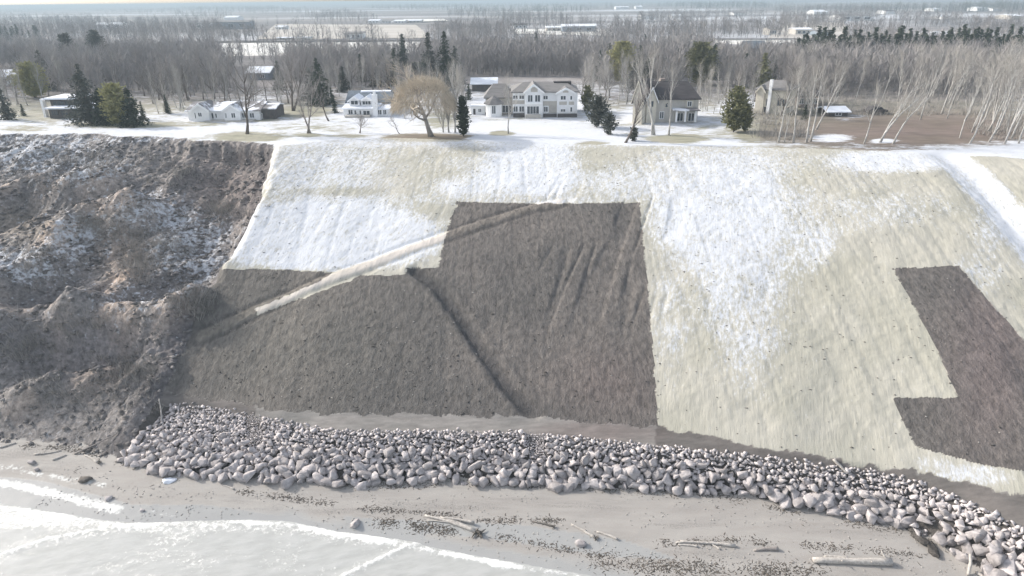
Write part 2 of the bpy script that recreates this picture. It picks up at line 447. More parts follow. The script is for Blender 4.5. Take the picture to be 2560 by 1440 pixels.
class MB:
    def __init__(s): s.v = []; s.f = []
    def add(s, vs, fs):
        b = len(s.v); s.v += [tuple(q) for q in vs]; s.f += [tuple(b + i for i in f) for f in fs]; return s
    def box(s, x0, x1, y0, y1, z0, z1):
        return s.add([(x0, y0, z0), (x1, y0, z0), (x1, y1, z0), (x0, y1, z0), (x0, y0, z1), (x1, y0, z1), (x1, y1, z1), (x0, y1, z1)],
                     [(3, 2, 1, 0), (4, 5, 6, 7), (0, 1, 5, 4), (1, 2, 6, 5), (2, 3, 7, 6), (3, 0, 4, 7)])
    def prism(s, poly, axis, a, b):
        """polygon of (u, z) extruded along x or y from a to b"""
        n = len(poly)
        P = (lambda u, z, w: (w, u, z)) if axis == 'x' else (lambda u, z, w: (u, w, z))
        vs = [P(u, z, a) for u, z in poly] + [P(u, z, b) for u, z in poly]
        fs = [tuple(range(n)), tuple(range(2 * n - 1, n - 1, -1))] + [(i, i + n, (i + 1) % n + n, (i + 1) % n) for i in range(n)]
        return s.add(vs, fs)
    def tube(s, pts, rads, n=6):
        pts = [Vector(q) for q in pts]
        vs = []; m = len(pts)
        for i, q in enumerate(pts):
            d = (pts[min(i + 1, m - 1)] - pts[max(i - 1, 0)])
            if d.length < 1e-6: d = Vector((0, 0, 1))
            d.normalize()
            a = d.cross(Vector((0.31, 0.95, 0.02)))
            if a.length < 0.1: a = d.cross(Vector((1, 0, 0)))
            a.normalize(); b = d.cross(a)
            for j in range(n):
                c, sn = math.cos(6.2832 * j / n), math.sin(6.2832 * j / n)
                vs.append(q + (a * c + b * sn) * rads[i])
        fs = []
        for i in range(m - 1):
            for j in range(n):
                k = (j + 1) % n
                fs.append((i * n + j, i * n + k, (i + 1) * n + k, (i + 1) * n + j))
        if rads[0] > 0.02: fs.append(tuple(range(n - 1, -1, -1)))
        if rads[-1] > 0.02: fs.append(tuple((m - 1) * n + j for j in range(n)))
        return s.add(vs, fs)
    def build(s, name, mat, parent=None, smooth=False):
        me = bpy.data.meshes.new(name)
        me.from_pydata([tuple(q) for q in s.v], [], s.f)
        me.update()
        if smooth: me.polygons.foreach_set('use_smooth', np.ones(len(me.polygons), bool))
        me.materials.append(MATS[mat])
        o = bpy.data.objects.new(name, me)
        COL.objects.link(o)
        if parent: o.parent = parent
        return o
def copy_tree(o, parent=None):
    c = o.copy()
    COL.objects.link(c)
    if parent: c.parent = parent
    for ch in [q for q in o.children]:
        copy_tree(ch, c)
    return c

# ------------------------------------------------------------------ terrain: one grid, split by surface
xs = np.concatenate([-np.geomspace(9000, 122, 26), np.arange(-120, 120.01, 0.25), np.geomspace(122, 9000, 26)])
ys = np.concatenate([np.linspace(-150, 30, 14), np.arange(32, 50, 0.25), np.arange(50, 76, 0.125), np.arange(76, 150.01, 0.25), np.arange(151, 240, 1.0), np.geomspace(242, 11000, 70)])
X, Y = np.meshgrid(xs, ys)
Z = zfun(X, Y)
PX, PY, PD = project(X, Y, Z)
nx, ny = len(xs), len(ys)
WER = w_er(X, Y)
YT, YR, YB, YC, YW = y_toe(X), y_rtop(X), y_ben(X), y_cr(X), y_wat(X)
jit = 3.0 * fbm(X, Y, 1.2, 3, 101)
JX, JY = PX + jit, PY + 0.7 * jit
BROWN = [(1142, 503), (1330, 509), (1600, 507), (1612, 640), (1630, 850), (1648, 1112), (1500, 1110), (1320, 1100), (1000, 1100), (850, 1095), (690, 1070), (600, 1050), (250, 1060), (300, 1000),
         (400, 880), (470, 740), (520, 672), (700, 674), (838, 682), (740, 728), (640, 772), (642, 786), (760, 744), (905, 689), (1015, 687), (1018, 671), (1096, 668), (1112, 596)]
BROWN2 = [(2232, 672), (2395, 663), (2470, 750), (2560, 850), (2700, 990), (2700, 1230), (2560, 1176), (2480, 1166), (2380, 1142), (2290, 1116), (2262, 1060), (2232, 994), (2396, 994), (2372, 945), (2330, 850), (2268, 735)]
def classify(X, Y, PX, PY, WER):
    """which surface lies here: 0 beach 1 bank under the stones 2 bench 3 bare soil 4 grass 5 slumped bluff 6 lawn 7 plain"""
    jit = 3.0 * fbm(X, Y, 1.2, 3, 101)
    JX, JY = PX + 1.7 * jit + 2.5 * fbm(X, Y, 3.1, 2, 161), PY + 1.1 * jit
    brown = in_poly(JX, JY, BROWN) | in_poly(JX, JY, BROWN2)
    lo = np.interp(JX, [1640, 1700, 2020, 2250, 2350, 2560, 2700], [1110, 1113, 1155, 1193, 1219, 1262, 1308])
    YT, YR, YB, YC = y_toe(X), y_rtop(X), y_ben(X), y_cr(X)
    c = np.full(X.shape, 4)
    c[brown] = 3
    ej = 0.5 * fbm(X, Y, 1.1, 3, 103)
    c[(Y < YB + 0.3 + ej) | ((JX > 1640) & (JY > lo))] = 2
    c[Y < YR - 0.2 + ej] = 1
    c[WER > 0.5] = 5
    ye = YC + 3.4 * fbm(X, X * 0, 0.10, 3, 3) + 0.7 * fbm(X, Y * 0, 0.9, 2, 5)
    c[(WER > 0.5) & (Y > ye - 0.1)] = 6
    c[(WER <= 0.5) & (Y > YC + 0.4 * jit / 3)] = 6
    c[Y > 200] = 7
    c[Y < YT + ej] = 0
    return c
cls = classify(X, Y, PX, PY, WER)
# snow cover, laid out as soft patches
def soft(cx, cy, rx, ry, p=2.0):
    return np.exp(-(((PX - cx) / rx) ** 2 + ((PY - cy) / ry) ** 2) ** (p / 2))
snow = np.zeros(X.shape)
def put(cx, cy, rx, ry, val, p=4.0):
    global snow
    k = soft(cx, cy, rx, ry, p)
    snow = snow * (1 - k) + val * k
g = (cls == 4)
put(860, 430, 330, 110, 0.62)
put(800, 590, 330, 95, 0.93, 8)
put(1040, 420, 110, 85, 0.30)
put(900, 478, 200, 12, 0.30)
put(1330, 420, 150, 95, 0.93)
put(1170, 470, 90, 30, 0.70)
put(1300, 500, 300, 14, 0.50)
put(1520, 392, 70, 40, 0.12)
put(1560, 460, 120, 50, 0.55)
put(1720, 430, 170, 70, 0.62)
put(1740, 560, 130, 110, 0.82)
put(1880, 520, 150, 190, 0.80, 2.6)
put(1850, 690, 120, 190, 0.74, 2.4)
put(1870, 860, 80, 110, 0.50, 2.2)
put(1680, 800, 60, 160, 0.42)
put(2030, 590, 70, 90, 0.62)
put(2200, 520, 220, 60, 0.42)
put(2120, 450, 150, 40, 0.25)
put(2240, 400, 200, 32, 0.88)
put(2440, 690, 90, 60, 0.42)
put(2480, 560, 60, 80, 0.5)
put(2430, 1190, 120, 30, 0.62)
put(2330, 1160, 60, 24, 0.40)
sw = pl_dist(X, Y, SWALE)
snow = np.maximum(snow, 0.98 * np.exp(-(sw / 3.0) ** 4) * (cls == 4))
beyond = (cls == 4) & (PX > np.interp(PY, [388, 455, 535, 625], [2385, 2475, 2545, 2630])) 
snow[beyond & (sw > 3.2)] = 0.03
snow[(cls == 4) & (PY > 840) & (PX > 1900)] = np.minimum(snow, 0.55)[(cls == 4) & (PY > 840) & (PX > 1900)]
snow[cls == 4] = np.minimum(snow[cls == 4] * 0.90, 0.73)
# plateau
base = snow.copy()
snow = 0.74 + 0.35 * fbm(X * .5, Y, 0.09, 3, 151)
for q in [(620, 343, 100, 13, .05), (735, 280, 90, 14, .05), (760, 262, 80, 30, .2), (1070, 344, 120, 10, -.2), (1255, 334, 34, 7, .1), (1690, 347, 80, 12, .0), (330, 312, 150, 9, .1),
          (60, 322, 60, 8, .3), (640, 300, 70, 5, .2), (500, 310, 70, 6, .35), (820, 250, 60, 20, .3), (1110, 300, 60, 24, .3), (880, 340, 60, 5, .3), (770, 338, 40, 5, .2),
          (1540, 250, 60, 30, .35), (2250, 318, 420, 50, -.1), (2000, 300, 120, 40, .15), (1720, 240, 120, 40, .3), (2150, 372, 130, 8, .45), (2210, 352, 40, 6, .8), (2080, 345, 60, 12, .75), (1900, 340, 60, 15, .0), (2120, 290, 60, 14, .55),
          (1280, 205, 1700, 36, .32), (2260, 250, 330, 46, .12), (300, 230, 420, 40, .25), (100, 270, 140, 40, .25), (400, 250, 140, 40, .3), (1600, 330, 60, 14, .6), (1350, 220, 300, 20, .5), (900, 200, 500, 25, .35), (300, 200, 320, 30, .2), (1900, 200, 300, 30, .25), (1250, 345, 90, 5, .9), (1480, 358, 50, 6, .3)]:
    put(*q)
put(1990, 372, 330, 9, .35)
snow_pl = snow
kc = sstep(378, 352, PY) * (cls == 4) * 0.85
snow = np.where(cls == 6, snow_pl, base * (1 - kc) + (snow_pl * .9) * kc)
snow[cls == 3] = -0.6
snow[cls == 2] = -0.6
# old snow lying in the shaded hollows of the slumped bluff
er = np.full(X.shape, 0.17)
snow_e = er
def pute(cx, cy, rx, ry, val):
    global snow_e
    k_ = soft(cx, cy, rx, ry, 3.0); snow_e = snow_e * (1 - k_) + val * k_
pute(100, 380, 160, 55, 0.52)
pute(200, 420, 130, 40, 0.45)
pute(480, 600, 110, 130, 0.52)
pute(400, 520, 140, 50, 0.45)
pute(190, 590, 80, 60, 0.55)
pute(70, 660, 110, 50, 0.50)
pute(330, 740, 120, 40, 0.34)
pute(300, 350, 200, 10, 0.4)
pute(560, 440, 120, 90, -0.05)
pute(150, 950, 300, 100, -0.05)
snow = np.where(cls == 5, snow_e, snow)
snow[cls == 7] = (0.20 + 0.75 * fbm(X * .35, Y, 0.005, 3, 111))[cls == 7]
tint = np.ones((*X.shape, 4))
def tintput(mask, c):
    for i in range(3): tint[..., i] = tint[..., i] * (1 - mask) + c[i] * tint[..., i] * mask
dd = pl_dist(X, Y, DITCH)
tintput(np.exp(-((dd + 0.25 * jit / 3) / 0.95) ** 4) * (cls == 3) * sstep(-.5, 1.5, Y - YB), (0.60, 0.62, 0.66))
tintput(soft(1520, 960, 140, 90) * (cls == 3), (1.16, 1.08, 1.07))
tintput(soft(2480, 900, 120, 220) * (cls == 3), (1.15, 1.05, 1.08))
tintput(soft(700, 850, 300, 200) * (cls == 3), (1.10, 1.12, 1.08))
rd = pl_dist(X, Y, ROAD)
tintput(np.exp(-(rd / 0.8) ** 4) * (cls == 3) * 0.8, (1.35, 1.32, 1.25))
tintput(np.exp(-((rd - 1.1) / 0.35) ** 4) * (cls == 3) * 0.6, (0.55, 0.55, 0.57))
onr = np.exp(-(rd / 0.75) ** 6) * (cls == 4)
snow = snow - 0.75 * onr * (np.abs(PX - 900) < 280)
tintput(onr, (1.45, 1.38, 1.45))
tintput(((PX > 1900) & (PX < 2700) & (cls == 6)) * soft(2300, 330, 420, 60, 4), (0.55, 0.46, 0.50))
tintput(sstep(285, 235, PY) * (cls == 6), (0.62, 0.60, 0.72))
tintput(soft(1075, 343, 130, 10, 4) * (cls == 6), (0.62, 0.55, 0.55))
tintput(((cls == 2) & (JX > 1640)).astype(float), (0.62, 0.60, 0.60))
tintput(((cls == 2) & (JX < 640)).astype(float), (0.62, 0.60, 0.60))
tintput(soft(1500, 1080, 170, 30, 4) * (cls == 2), (0.80, 0.74, 0.74))
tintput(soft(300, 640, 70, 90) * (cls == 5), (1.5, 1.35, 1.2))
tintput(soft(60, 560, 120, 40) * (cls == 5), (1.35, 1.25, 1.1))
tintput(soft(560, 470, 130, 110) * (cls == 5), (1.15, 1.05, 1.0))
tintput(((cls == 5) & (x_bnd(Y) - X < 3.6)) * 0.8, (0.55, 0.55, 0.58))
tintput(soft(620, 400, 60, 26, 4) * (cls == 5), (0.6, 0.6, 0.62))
for pts_, h__, r__ in RIDGES:  # sunlit look of the ridges painted into the colour, as paler tan clay
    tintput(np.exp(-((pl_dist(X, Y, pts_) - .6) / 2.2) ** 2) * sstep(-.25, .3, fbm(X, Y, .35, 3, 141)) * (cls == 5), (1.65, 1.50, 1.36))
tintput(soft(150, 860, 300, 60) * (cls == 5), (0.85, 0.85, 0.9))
# wet sand and foam left by the swash
wet = sstep(2.2, 0.2, Y - YW + 0.5 * fbm(X, Y, 0.4, 2, 121))
for poly in [[(-50, 1185), (120, 1205), (330, 1262), (520, 1262), (700, 1290), (1050, 1345), (1400, 1400), (1500, 1450), (900, 1400), (0, 1300)],
             [(980, 1298), (1300, 1312), (1560, 1350), (1700, 1400), (1500, 1390), (1250, 1350), (1050, 1330)],
             [(860, 1290), (1080, 1310), (1060, 1345), (880, 1335)]]:
    wet = np.maximum(wet, in_poly(JX, JY, poly) * 0.9)
foam = np.zeros(X.shape)
SW1 = wl([(-100, 1185), (0, 1207), (60, 1216), (160, 1240), (295, 1274)], zfun)
SW2 = wl([(-60, 1160), (40, 1172), (150, 1196), (260, 1212)], zfun)
SW3 = wl([(310, 1268), (440, 1290), (560, 1312)], zfun)
foam = np.maximum(foam, 0.75 * np.exp(-(pl_dist(X, Y, SW1) / 0.75) ** 2))
foam = np.maximum(foam, 0.52 * np.exp(-(pl_dist(X, Y, SW2) / 0.7) ** 2))
foam = np.maximum(foam, 0.35 * np.exp(-(pl_dist(X, Y, SW3) / 0.4) ** 2))
foam = np.maximum(foam, 0.6 * np.exp(-((Y - YW) / 0.22) ** 2) * (PX < 1120))
idx = np.arange(nx * ny).reshape(ny, nx)
quads = np.stack([idx[:-1, :-1], idx[:-1, 1:], idx[1:, 1:], idx[1:, :-1]], -1).reshape(-1, 4)
tris = np.concatenate([quads[:, [0, 1, 2]], quads[:, [0, 2, 3]]])
cen = lambda A: A.ravel()[tris].mean(1)
fc = classify(cen(X), cen(Y), cen(PX), cen(PY), cen(WER))
ALLV = np.stack([X, Y, Z], -1).reshape(-1, 3)
def split(c, name, mat, attrs):
    q = tris[fc == c]
    u, inv = np.unique(q, return_inverse=True)
    o = mesh_np(name, ALLV[u], inv.reshape(-1, 3), mat, smooth=True, attrs={a: v.reshape(-1, *v.shape[2:])[u] for a, v in attrs.items()})
    return tag(o, kind='structure')
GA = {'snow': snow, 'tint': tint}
split(0, 'beach', 'beach', {'wet': wet, 'foam': foam})
split(1, 'shore_bank', 'rockbed', GA)
split(2, 'bench_path', 'bench', GA)
split(3, 'bare_soil_slope', 'soil', GA)
split(4, 'grass_slope', 'grass', GA)
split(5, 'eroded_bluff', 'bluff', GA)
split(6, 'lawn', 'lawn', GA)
split(7, 'terrain', 'farland', GA)

# lake: water sheet with low waves, foam along the fronts
wx = np.concatenate([-np.geomspace(4000, 82, 14), np.arange(-80, 80.01, 0.3), np.geomspace(82, 4000, 14)])
wy = np.concatenate([-np.geomspace(4000, 2, 20), np.arange(0, 56.01, 0.3)])
WX, WY = np.meshgrid(wx, wy)
dw = y_wat(WX) - WY
F2 = [tuple(at_z(a, b, 0)[:2]) for a, b in [(-150, 1430), (0, 1388), (120, 1346), (210, 1330), (340, 1313)]]
F3 = [tuple(at_z(a, b, 0)[:2]) for a, b in [(1060, 1352), (1010, 1368), (950, 1395), (880, 1428), (800, 1470)]]
F4 = [tuple(at_z(a, b, 0)[:2]) for a, b in [(0, 1280), (100, 1305), (260, 1318), (420, 1318), (600, 1312), (740, 1320), (900, 1350), (1040, 1356)]]
d2, d3, d4 = pl_dist(WX, WY, F2), pl_dist(WX, WY, F3), pl_dist(WX, WY, F4)
WZ = 0.02 * fbm(WX, WY * 1.6, 0.5, 3, 131) + 0.10 * np.exp(-(d2 / .35) ** 2) + 0.07 * np.exp(-(d3 / .3) ** 2) + 0.09 * np.exp(-((dw - .25) / .3) ** 2) * sstep(18, 8, WX)
WZ = WZ * sstep(-0.6, 0.3, dw) + 0.004
fv = 0.45 + 0.75 * vnoise(WX * .35, WX * 0, 8)
wf = np.maximum.reduce([fv * np.exp(-((dw - .2) / (.25 + .5 * vnoise(WX * .5, WX * 0, 9))) ** 2) * sstep(14, 2, WX), 0.75 * np.exp(-(d2 / .35) ** 2), 0.8 * np.exp(-(d3 / .3) ** 2), 0.5 * np.exp(-(d4 / 1.6) ** 2),
                        0.42 * np.exp(-(d2 / 2.2) ** 2), 0.40 * np.exp(-(d3 / 1.6) ** 2)])
wf = np.maximum(wf, 0.34 * (dw > 0) * (0.6 + 1.4 * fbm(WX * .6, WY, 0.22, 3, 133)))
PXW, PYW, _ = project(WX, WY, WZ)
wf = np.maximum(wf, 0.62 * np.exp(-((PXW - 60) / 260.) ** 4 - ((PYW - 1300) / 26.) ** 4))
wid = np.arange(WX.size).reshape(WX.shape)
wq = np.stack([wid[:-1, :-1], wid[:-1, 1:], wid[1:, 1:], wid[1:, :-1]], -1).reshape(-1, 4)
keep = (dw[:-1, :-1].ravel() > -0.7)
tag(mesh_np('water', np.stack([WX, WY, WZ], -1).reshape(-1, 3), wq[keep], 'lake_water', smooth=True, attrs={'foam': wf.ravel()}), kind='structure')

# snow-covered and stubble fields far behind, each a sheet on the plain
def sheet(name, pts, mat, z):
    P = [at_z(a, b, z) for a, b in pts]
    P = [(q[0], q[1], z) for q in P]
    mb = MB(); mb.add(P, [tuple(range(len(P)))])
    return tag(mb.build(name, mat), kind='structure')
sheet('snow_field', [(540, 141), (1060, 132), (1050, 104), (560, 108)], 'field_snow', 24.05)
sheet('snow_field', [(1780, 108), (2110, 122), (2180, 103), (1770, 97)], 'field_snow', 24.05)
sheet('stubble_field', [(640, 98), (1080, 95), (1040, 62), (690, 60)], 'field_tan', 24.5)
sheet('stubble_field', [(1280, 84), (1540, 90), (1520, 74), (1290, 72)], 'field_snow', 24.5)
sheet('stubble_field', [(1920, 95), (2130, 96), (2110, 55), (1960, 55)], 'field_tan', 24.5)
sheet('stubble_field', [(1000, 55), (1120, 52), (1110, 47), (1010, 48)], 'field_snow', 24.8)
sheet('road', [(530, 104.5), (1100, 100.5), (1100, 98), (530, 102)], 'asphalt', 24.6)
sheet('road', [(1760, 97.5), (2180, 97.5), (2180, 95.5), (1760, 95.5)], 'asphalt', 24.6)

# ------------------------------------------------------------------ revetment of field stone along the toe
def ico(sub):
    import bmesh
    bm = bmesh.new(); bmesh.ops.create_icosphere(bm, subdivisions=sub, radius=1.0)
    V = np.array([v.co[:] for v in bm.verts]); F = np.array([[v.index for v in f.verts] for f in bm.faces]); bm.free()
    return V, F
I1, I2, I3 = ico(1), ico(2), ico(3)
def rockify(V, seed, angular):
    r = np.random.default_rng(seed)
    V = V.copy()
    sc = r.uniform(0.72, 1.15, 3); V = V * sc
    for _ in range(int(6 + 7 * angular)):            # shear off planes, as in split stone
        n = r.normal(size=3); n /= np.linalg.norm(n)
        d = r.uniform(0.50, 0.88)
        k = V @ n - d
        V = V - np.outer(np.maximum(k, 0), n) * 0.97
    V += r.normal(size=V.shape) * 0.010
    return V
def block(seed, npt, bev):
    import bmesh
    r = np.random.default_rng(seed)
    P = r.normal(size=(npt, 3)); P /= np.linalg.norm(P, axis=1)[:, None]
    P = np.sign(P) * np.abs(P) ** 0.75 * r.uniform(0.90, 1.18, (npt, 1))
    bm = bmesh.new()
    for q in P: bm.verts.new(q)
    bmesh.ops.convex_hull(bm, input=bm.verts)
    for v in [v for v in bm.verts if not v.link_faces]: bm.verts.remove(v)
    if bev: bmesh.ops.bevel(bm, geom=list(bm.edges), offset=bev, segments=1, affect='EDGES', clamp_overlap=True)
    bmesh.ops.triangulate(bm, faces=bm.faces)
    bmesh.ops.recalc_face_normals(bm, faces=bm.faces)
    bm.verts.index_update()
    V = np.array([v.co[:] for v in bm.verts]); F = np.array([[v.index for v in f.verts] for f in bm.faces]); bm.free()
    return V, F
PROT = []
for i in range(14):
    if i < 3: V, F = rockify(I3[0], 300 + i, 0.9), I3[1]
    else: V, F = block(700 + i, 10 if i >= 8 else 14, 0.025)
    o = mesh_np('boulder', V, F, 'stone', smooth=(i < 1), attrs={'shade': np.full(len(V), 0.45)})
    PROT.append(o.data)
    bpy.data.objects.remove(o)
rr = np.random.default_rng(11)
cand = []
GAPS = [wl([(632, 1035), (638, 1112)], zfun), wl([(1335, 1085), (1345, 1135)], zfun)]
def xl(px): return px
grid = {}
placed = []
def try_place(x, y, rad, pack):
    c = (int(x // 1.5), int(y // 1.5))
    for i in (-1, 0, 1):
        for j in (-1, 0, 1):
            for (a, b, q) in grid.get((c[0] + i, c[1] + j), ()):
                if math.hypot(a - x, b - y) < (q + rad) * pack: return False
    grid.setdefault(c, []).append((x, y, rad))
    return True
XL0 = float(at_z(318, 1150, 0.8)[0]); XR0 = 52.0
def place_rows(n, v0, v1, r0, r1, pack, zoff):
    xx = rr.uniform(XL0 - 0.5, XR0, n); vv = rr.uniform(v0, v1, n)
    yt = y_toe(xx); yr = np.maximum(y_rtop(xx), yt + 1.0)
    for x, v, a, b in zip(xx, vv, yt, yr):
        y = a + (b - a) * v + rr.normal() * 0.12
        px, py, _ = project(np.array(x), np.array(y), np.array(1.5))
        rad = rr.uniform(r0, r1) * (1.25 if px > 2250 else 1.0) * (0.9 if px < 700 else 1)
        if px < 470 and v > (px - 310) / 140 + 0.05: continue
        for g in GAPS:
            if v > 0.35 and pl_dist(np.array(x), np.array(y), g) < 0.9: rad *= 0.42
        if try_place(x, y, rad, pack):
            placed.append((x, y, rad, v, float(px), zoff))
place_rows(5000, -0.06, 0.28, 0.40, 0.66, 0.64, 0)
place_rows(9000, 0.0, 0.55, 0.27, 0.44, 0.66, 0)
place_rows(16000, 0.12, 0.85, 0.18, 0.30, 0.68, 0)
place_rows(30000, 0.25, 1.03, 0.12, 0.20, 0.68, 0)
place_rows(16000, 0.0, 1.0, 0.11, 0.2, 0.74, 0)
grid = {}
place_rows(1500, 0.02, 0.55, 0.26, 0.46, 1.15, 0.42)
place_rows(2500, 0.25, 0.95, 0.14, 0.26, 1.15, 0.22)
inv = lambda q: 200 < q[4] < 2600
scr = lambda q: q[2] / math.hypot(q[0], q[1], CAMZ)
vis = sorted([q for q in placed if inv(q)], key=scr, reverse=True)
single = vis[:290]
rest = vis[290:] + [q for q in placed if not inv(q)]
def rock_xform(q, seed):
    r = random.Random(seed)
    x, y, rad, v, px, zo = q
    z = gz(x, y) + rad * 0.36 + zo
    M = Matrix.Translation((x, y, z)) @ Matrix.Rotation(r.uniform(0, 6.28), 4, 'Z') @ Matrix.Rotation(r.uniform(-.6, .6), 4, 'X') @ Matrix.Rotation(r.uniform(-.6, .6), 4, 'Y')
    return M @ Matrix.Diagonal((rad * r.uniform(1.1, 1.6), rad * r.uniform(.95, 1.25), rad * r.uniform(.75, 1.15), 1))
def rock_zone(q):
    px, v = q[4], q[3]
    row = 'bottom-row' if v < 0.12 else 'second-row'
    if px < 470: return '%s rounded boulder at the tapered end by the slumped bluff' % row
    if px < 720: return '%s grey boulder below the gravel chute next to the slumped bluff' % row
    if px < 1010: return '%s grey boulder between the two gravel chutes, nearer the bluff' % row
    if px < 1290: return '%s grey boulder above the bundle of crossed driftwood logs' % row
    if px < 1480: return '%s grey boulder around the farther gravel chute' % row
    if px < 1760: return '%s grey boulder below the edge of brown soil and pale grass' % row
    if px < 2080: return '%s grey boulder below the pole leaning on the revetment' % row
    if px < 2330: return '%s pinkish boulder above the long thick barkless log' % row
    return '%s sharp-edged pinkish boulder by the ridges of wet clay' % row
for i, q in enumerate(single):
    ang = q[4] > 2250 or (rr.random() < 0.30)
    o = bpy.data.objects.new('boulder', PROT[int(rr.integers(7, 14)) if ang else int(rr.integers(0, 10))])
    COL.objects.link(o)
    o.matrix_world = rock_xform(q, i)
    tag(o, rock_zone(q), 'boulder', 'largest boulders of the stone revetment')
VV, FF, SH = [], [], []
nb = 0
RP = [[block(800 + i + 50 * s_, 9 if s_ else 11, 0 if s_ else 0.02) for i in range(16)] for s_ in (0, 1)]
for i, q in enumerate(rest):
    small = 1 if q[2] < 0.30 else 0
    B, Fq = RP[small][i % 16]
    M = np.array(rock_xform(q, 9000 + i))
    VV.append(B @ M[:3, :3].T + M[:3, 3]); FF.append(Fq + nb); nb += len(B)
    SH.append(np.full(len(B), rr.uniform(0.35, 1.0) + (0.25 if small else 0)))
tag(mesh_np('revetment_stones', np.concatenate(VV), np.concatenate(FF), 'stone', attrs={'shade': np.concatenate(SH)}), 'smaller grey stones filling the revetment behind the boulders', 'stones', kind='stuff')
print('rocks', len(placed), nb)

# lone stones on the beach
for px, py, rad, lab in [(893, 1312, .55, 'lone grey boulder at the edge of the surf with a patch of shadow'),
                         (1452, 1362, .50, 'lone pale boulder on the wet sand near two crossed sticks'),
                         (80, 1157, .38, 'small lone boulder on the sand below the slumped bluff'),
                         (92, 1176, .30, 'flat dark stone beside the foam on the sand'),
                         (272, 1248, .33, 'dark stone standing just above the foam line'),
                         (492, 1197, .30, 'small grey stone fallen in front of the revetment'),
                         (356, 1277, .22, 'small dark stone in the shallow swash')]:
    o = bpy.data.objects.new('boulder', PROT[int(rr.integers(0, 14))])
    COL.objects.link(o)
    P = hit(px, py)
    o.location = (P[0], P[1], P[2] + rad * .3); o.scale = (rad * 1.2, rad, rad * .8); o.rotation_euler = (0, 0, rr.uniform(0, 6))
    tag(o, lab, 'boulder')
def slab(px, py, L, wd, h, name, mat, lab, cat, seed):
    P = hit(px, py)
    r = np.random.default_rng(seed)
    V = rockify(I3[0], seed, 1.0) * np.array([L / 2, wd / 2, h / 2])
    V += np.stack([fbm(V[:, 0] * 3, V[:, 1] * 3, 1.0, 3, seed) * .12] * 3, -1) * np.array([1, 1, 0.8])
    o = mesh_np(name, V, I3[1], mat, attrs={'shade': np.full(len(V), .5), 'tint': np.ones((len(V), 4))})
    o.location = (P[0], P[1], P[2] + h * .25); o.rotation_euler = (0, 0, r.uniform(-.3, .3))
    return tag(o, lab, cat)
slab(213, 1200, 2.0, 1.0, .6, 'stump', 'driftwood_dark', 'dark flat stump washed up on the sand above the surf', 'stump', 61)
slab(420, 1203, 1.8, 1.1, .35, 'ice_slab', 'roof_snow', 'pale slab of ice lying in front of the revetment end', 'ice', 62)

# ------------------------------------------------------------------ driftwood, each piece a thing
def log(px0, py0, px1, py1, r0, r1, lab, name='driftwood_log', mat='driftwood', bend=0.12, lift=0.6, root=False, lift1=None, cat='log'):
    a, b = Vector(hit(px0, py0)), Vector(hit(px1, py1))
    a.z += r0 * lift; b.z += r1 * (lift if lift1 is None else 0) + (lift1 or 0)
    L = (b - a).length
    side = (b - a).cross(Vector((0, 0, 1))).normalized()
    pts, rad = [], []
    for i in range(9):
        t = i / 8
        p = a.lerp(b, t) + side * (bend * L * 0.25 * math.sin(3.1 * t) + random.uniform(-.03, .03)) 
        if lift1 is None: p.z = max(p.z, gz(p.x, p.y) + (r0 + (r1 - r0) * t) * lift)
        pts.append(p); rad.append((r0 + (r1 - r0) * t) * random.uniform(.9, 1.1))
    o0 = a.copy()
    root_o = empty(name, o0)
    mb = MB(); mb.tube([p - o0 for p in pts], rad, 8)
    mb.build('stem', mat, root_o, True)
    if root:
        rb = MB()
        for k_ in range(7):
            d = Vector((random.uniform(-1, 1), random.uniform(-1, 1), random.uniform(-.4, 1))).normalized()
            d = (d - (pts[1] - pts[0]).normalized() * .3).normalized()
            q0 = pts[0] - o0
            rb.tube([q0, q0 + d * r0 * 2.0, q0 + d * r0 * 3.6 + Vector((0, 0, -.05))], [r0 * .55, r0 * .35, r0 * .10], 5)
        rb.build('roots', 'driftwood_dark', root_o, True)
    elif L > 2.5:
        st = MB()
        for k_ in range(2):
            t = random.uniform(.3, .8); q = pts[int(t * 8)] - o0
            d = (side * random.choice((-1, 1)) + Vector((0, 0, .8)) + (b - a).normalized() * .5).normalized()
            st.tube([q, q + d * .35, q + d * random.uniform(.5, .8)], [r1 * .5, r1 * .3, r1 * .1], 5)
        st.build('branch_stub', mat, root_o, True)
    return tag(root_o, lab, cat)
log(1190, 1331, 1062, 1290, .22, .10, 'rooted driftwood log, lowest of the crossed bundle on the beach', root=True)
log(1180, 1325, 1100, 1294, .15, .10, 'middle driftwood log squeezed in the crossed bundle')
log(1185, 1312, 1104, 1297, .14, .08, 'upper pale driftwood log of the crossed bundle', lift=1.8)
log(1168, 1318, 1068, 1302, .08, .05, 'thin grey pole lying in the crossed bundle', lift=1.2)
log(1200, 1335, 1170, 1322, .20, .14, 'short dark root end beside the crossed bundle', mat='driftwood_dark', root=True, cat='root')
log(1488, 1346, 1428, 1312, .12, .07, 'pale bent branch ending in a dark tangle of twigs', root=True, name='driftwood_branch', cat='branch')
log(1545, 1350, 1492, 1330, .13, .08, 'short clean pale log to the right of the dark twig tangle')
log(1385, 1318, 1330, 1305, .10, .05, 'dark low snag on the debris line above the wet sand', mat='driftwood_dark', name='driftwood_branch', cat='branch', root=True)
log(2228, 1411, 2032, 1404, .34, .26, 'long thick barkless log lying level near the bottom right', bend=.02)
log(2120, 1398, 2060, 1393, .16, .08, 'short log resting behind the long thick log')
log(2215, 1399, 2200, 1388, .12, .06, 'short stake tilted up behind the long thick log', lift1=.5)
log(2083, 1153, 2118, 1188, .16, .12, 'straight pale pole leaning on the top of the revetment', name='pole', bend=.0, lift=1.5, cat='pole')
log(1838, 1367, 1690, 1357, .16, .07, 'split pale trunk, lowest in the heap of grey driftwood', bend=.15)
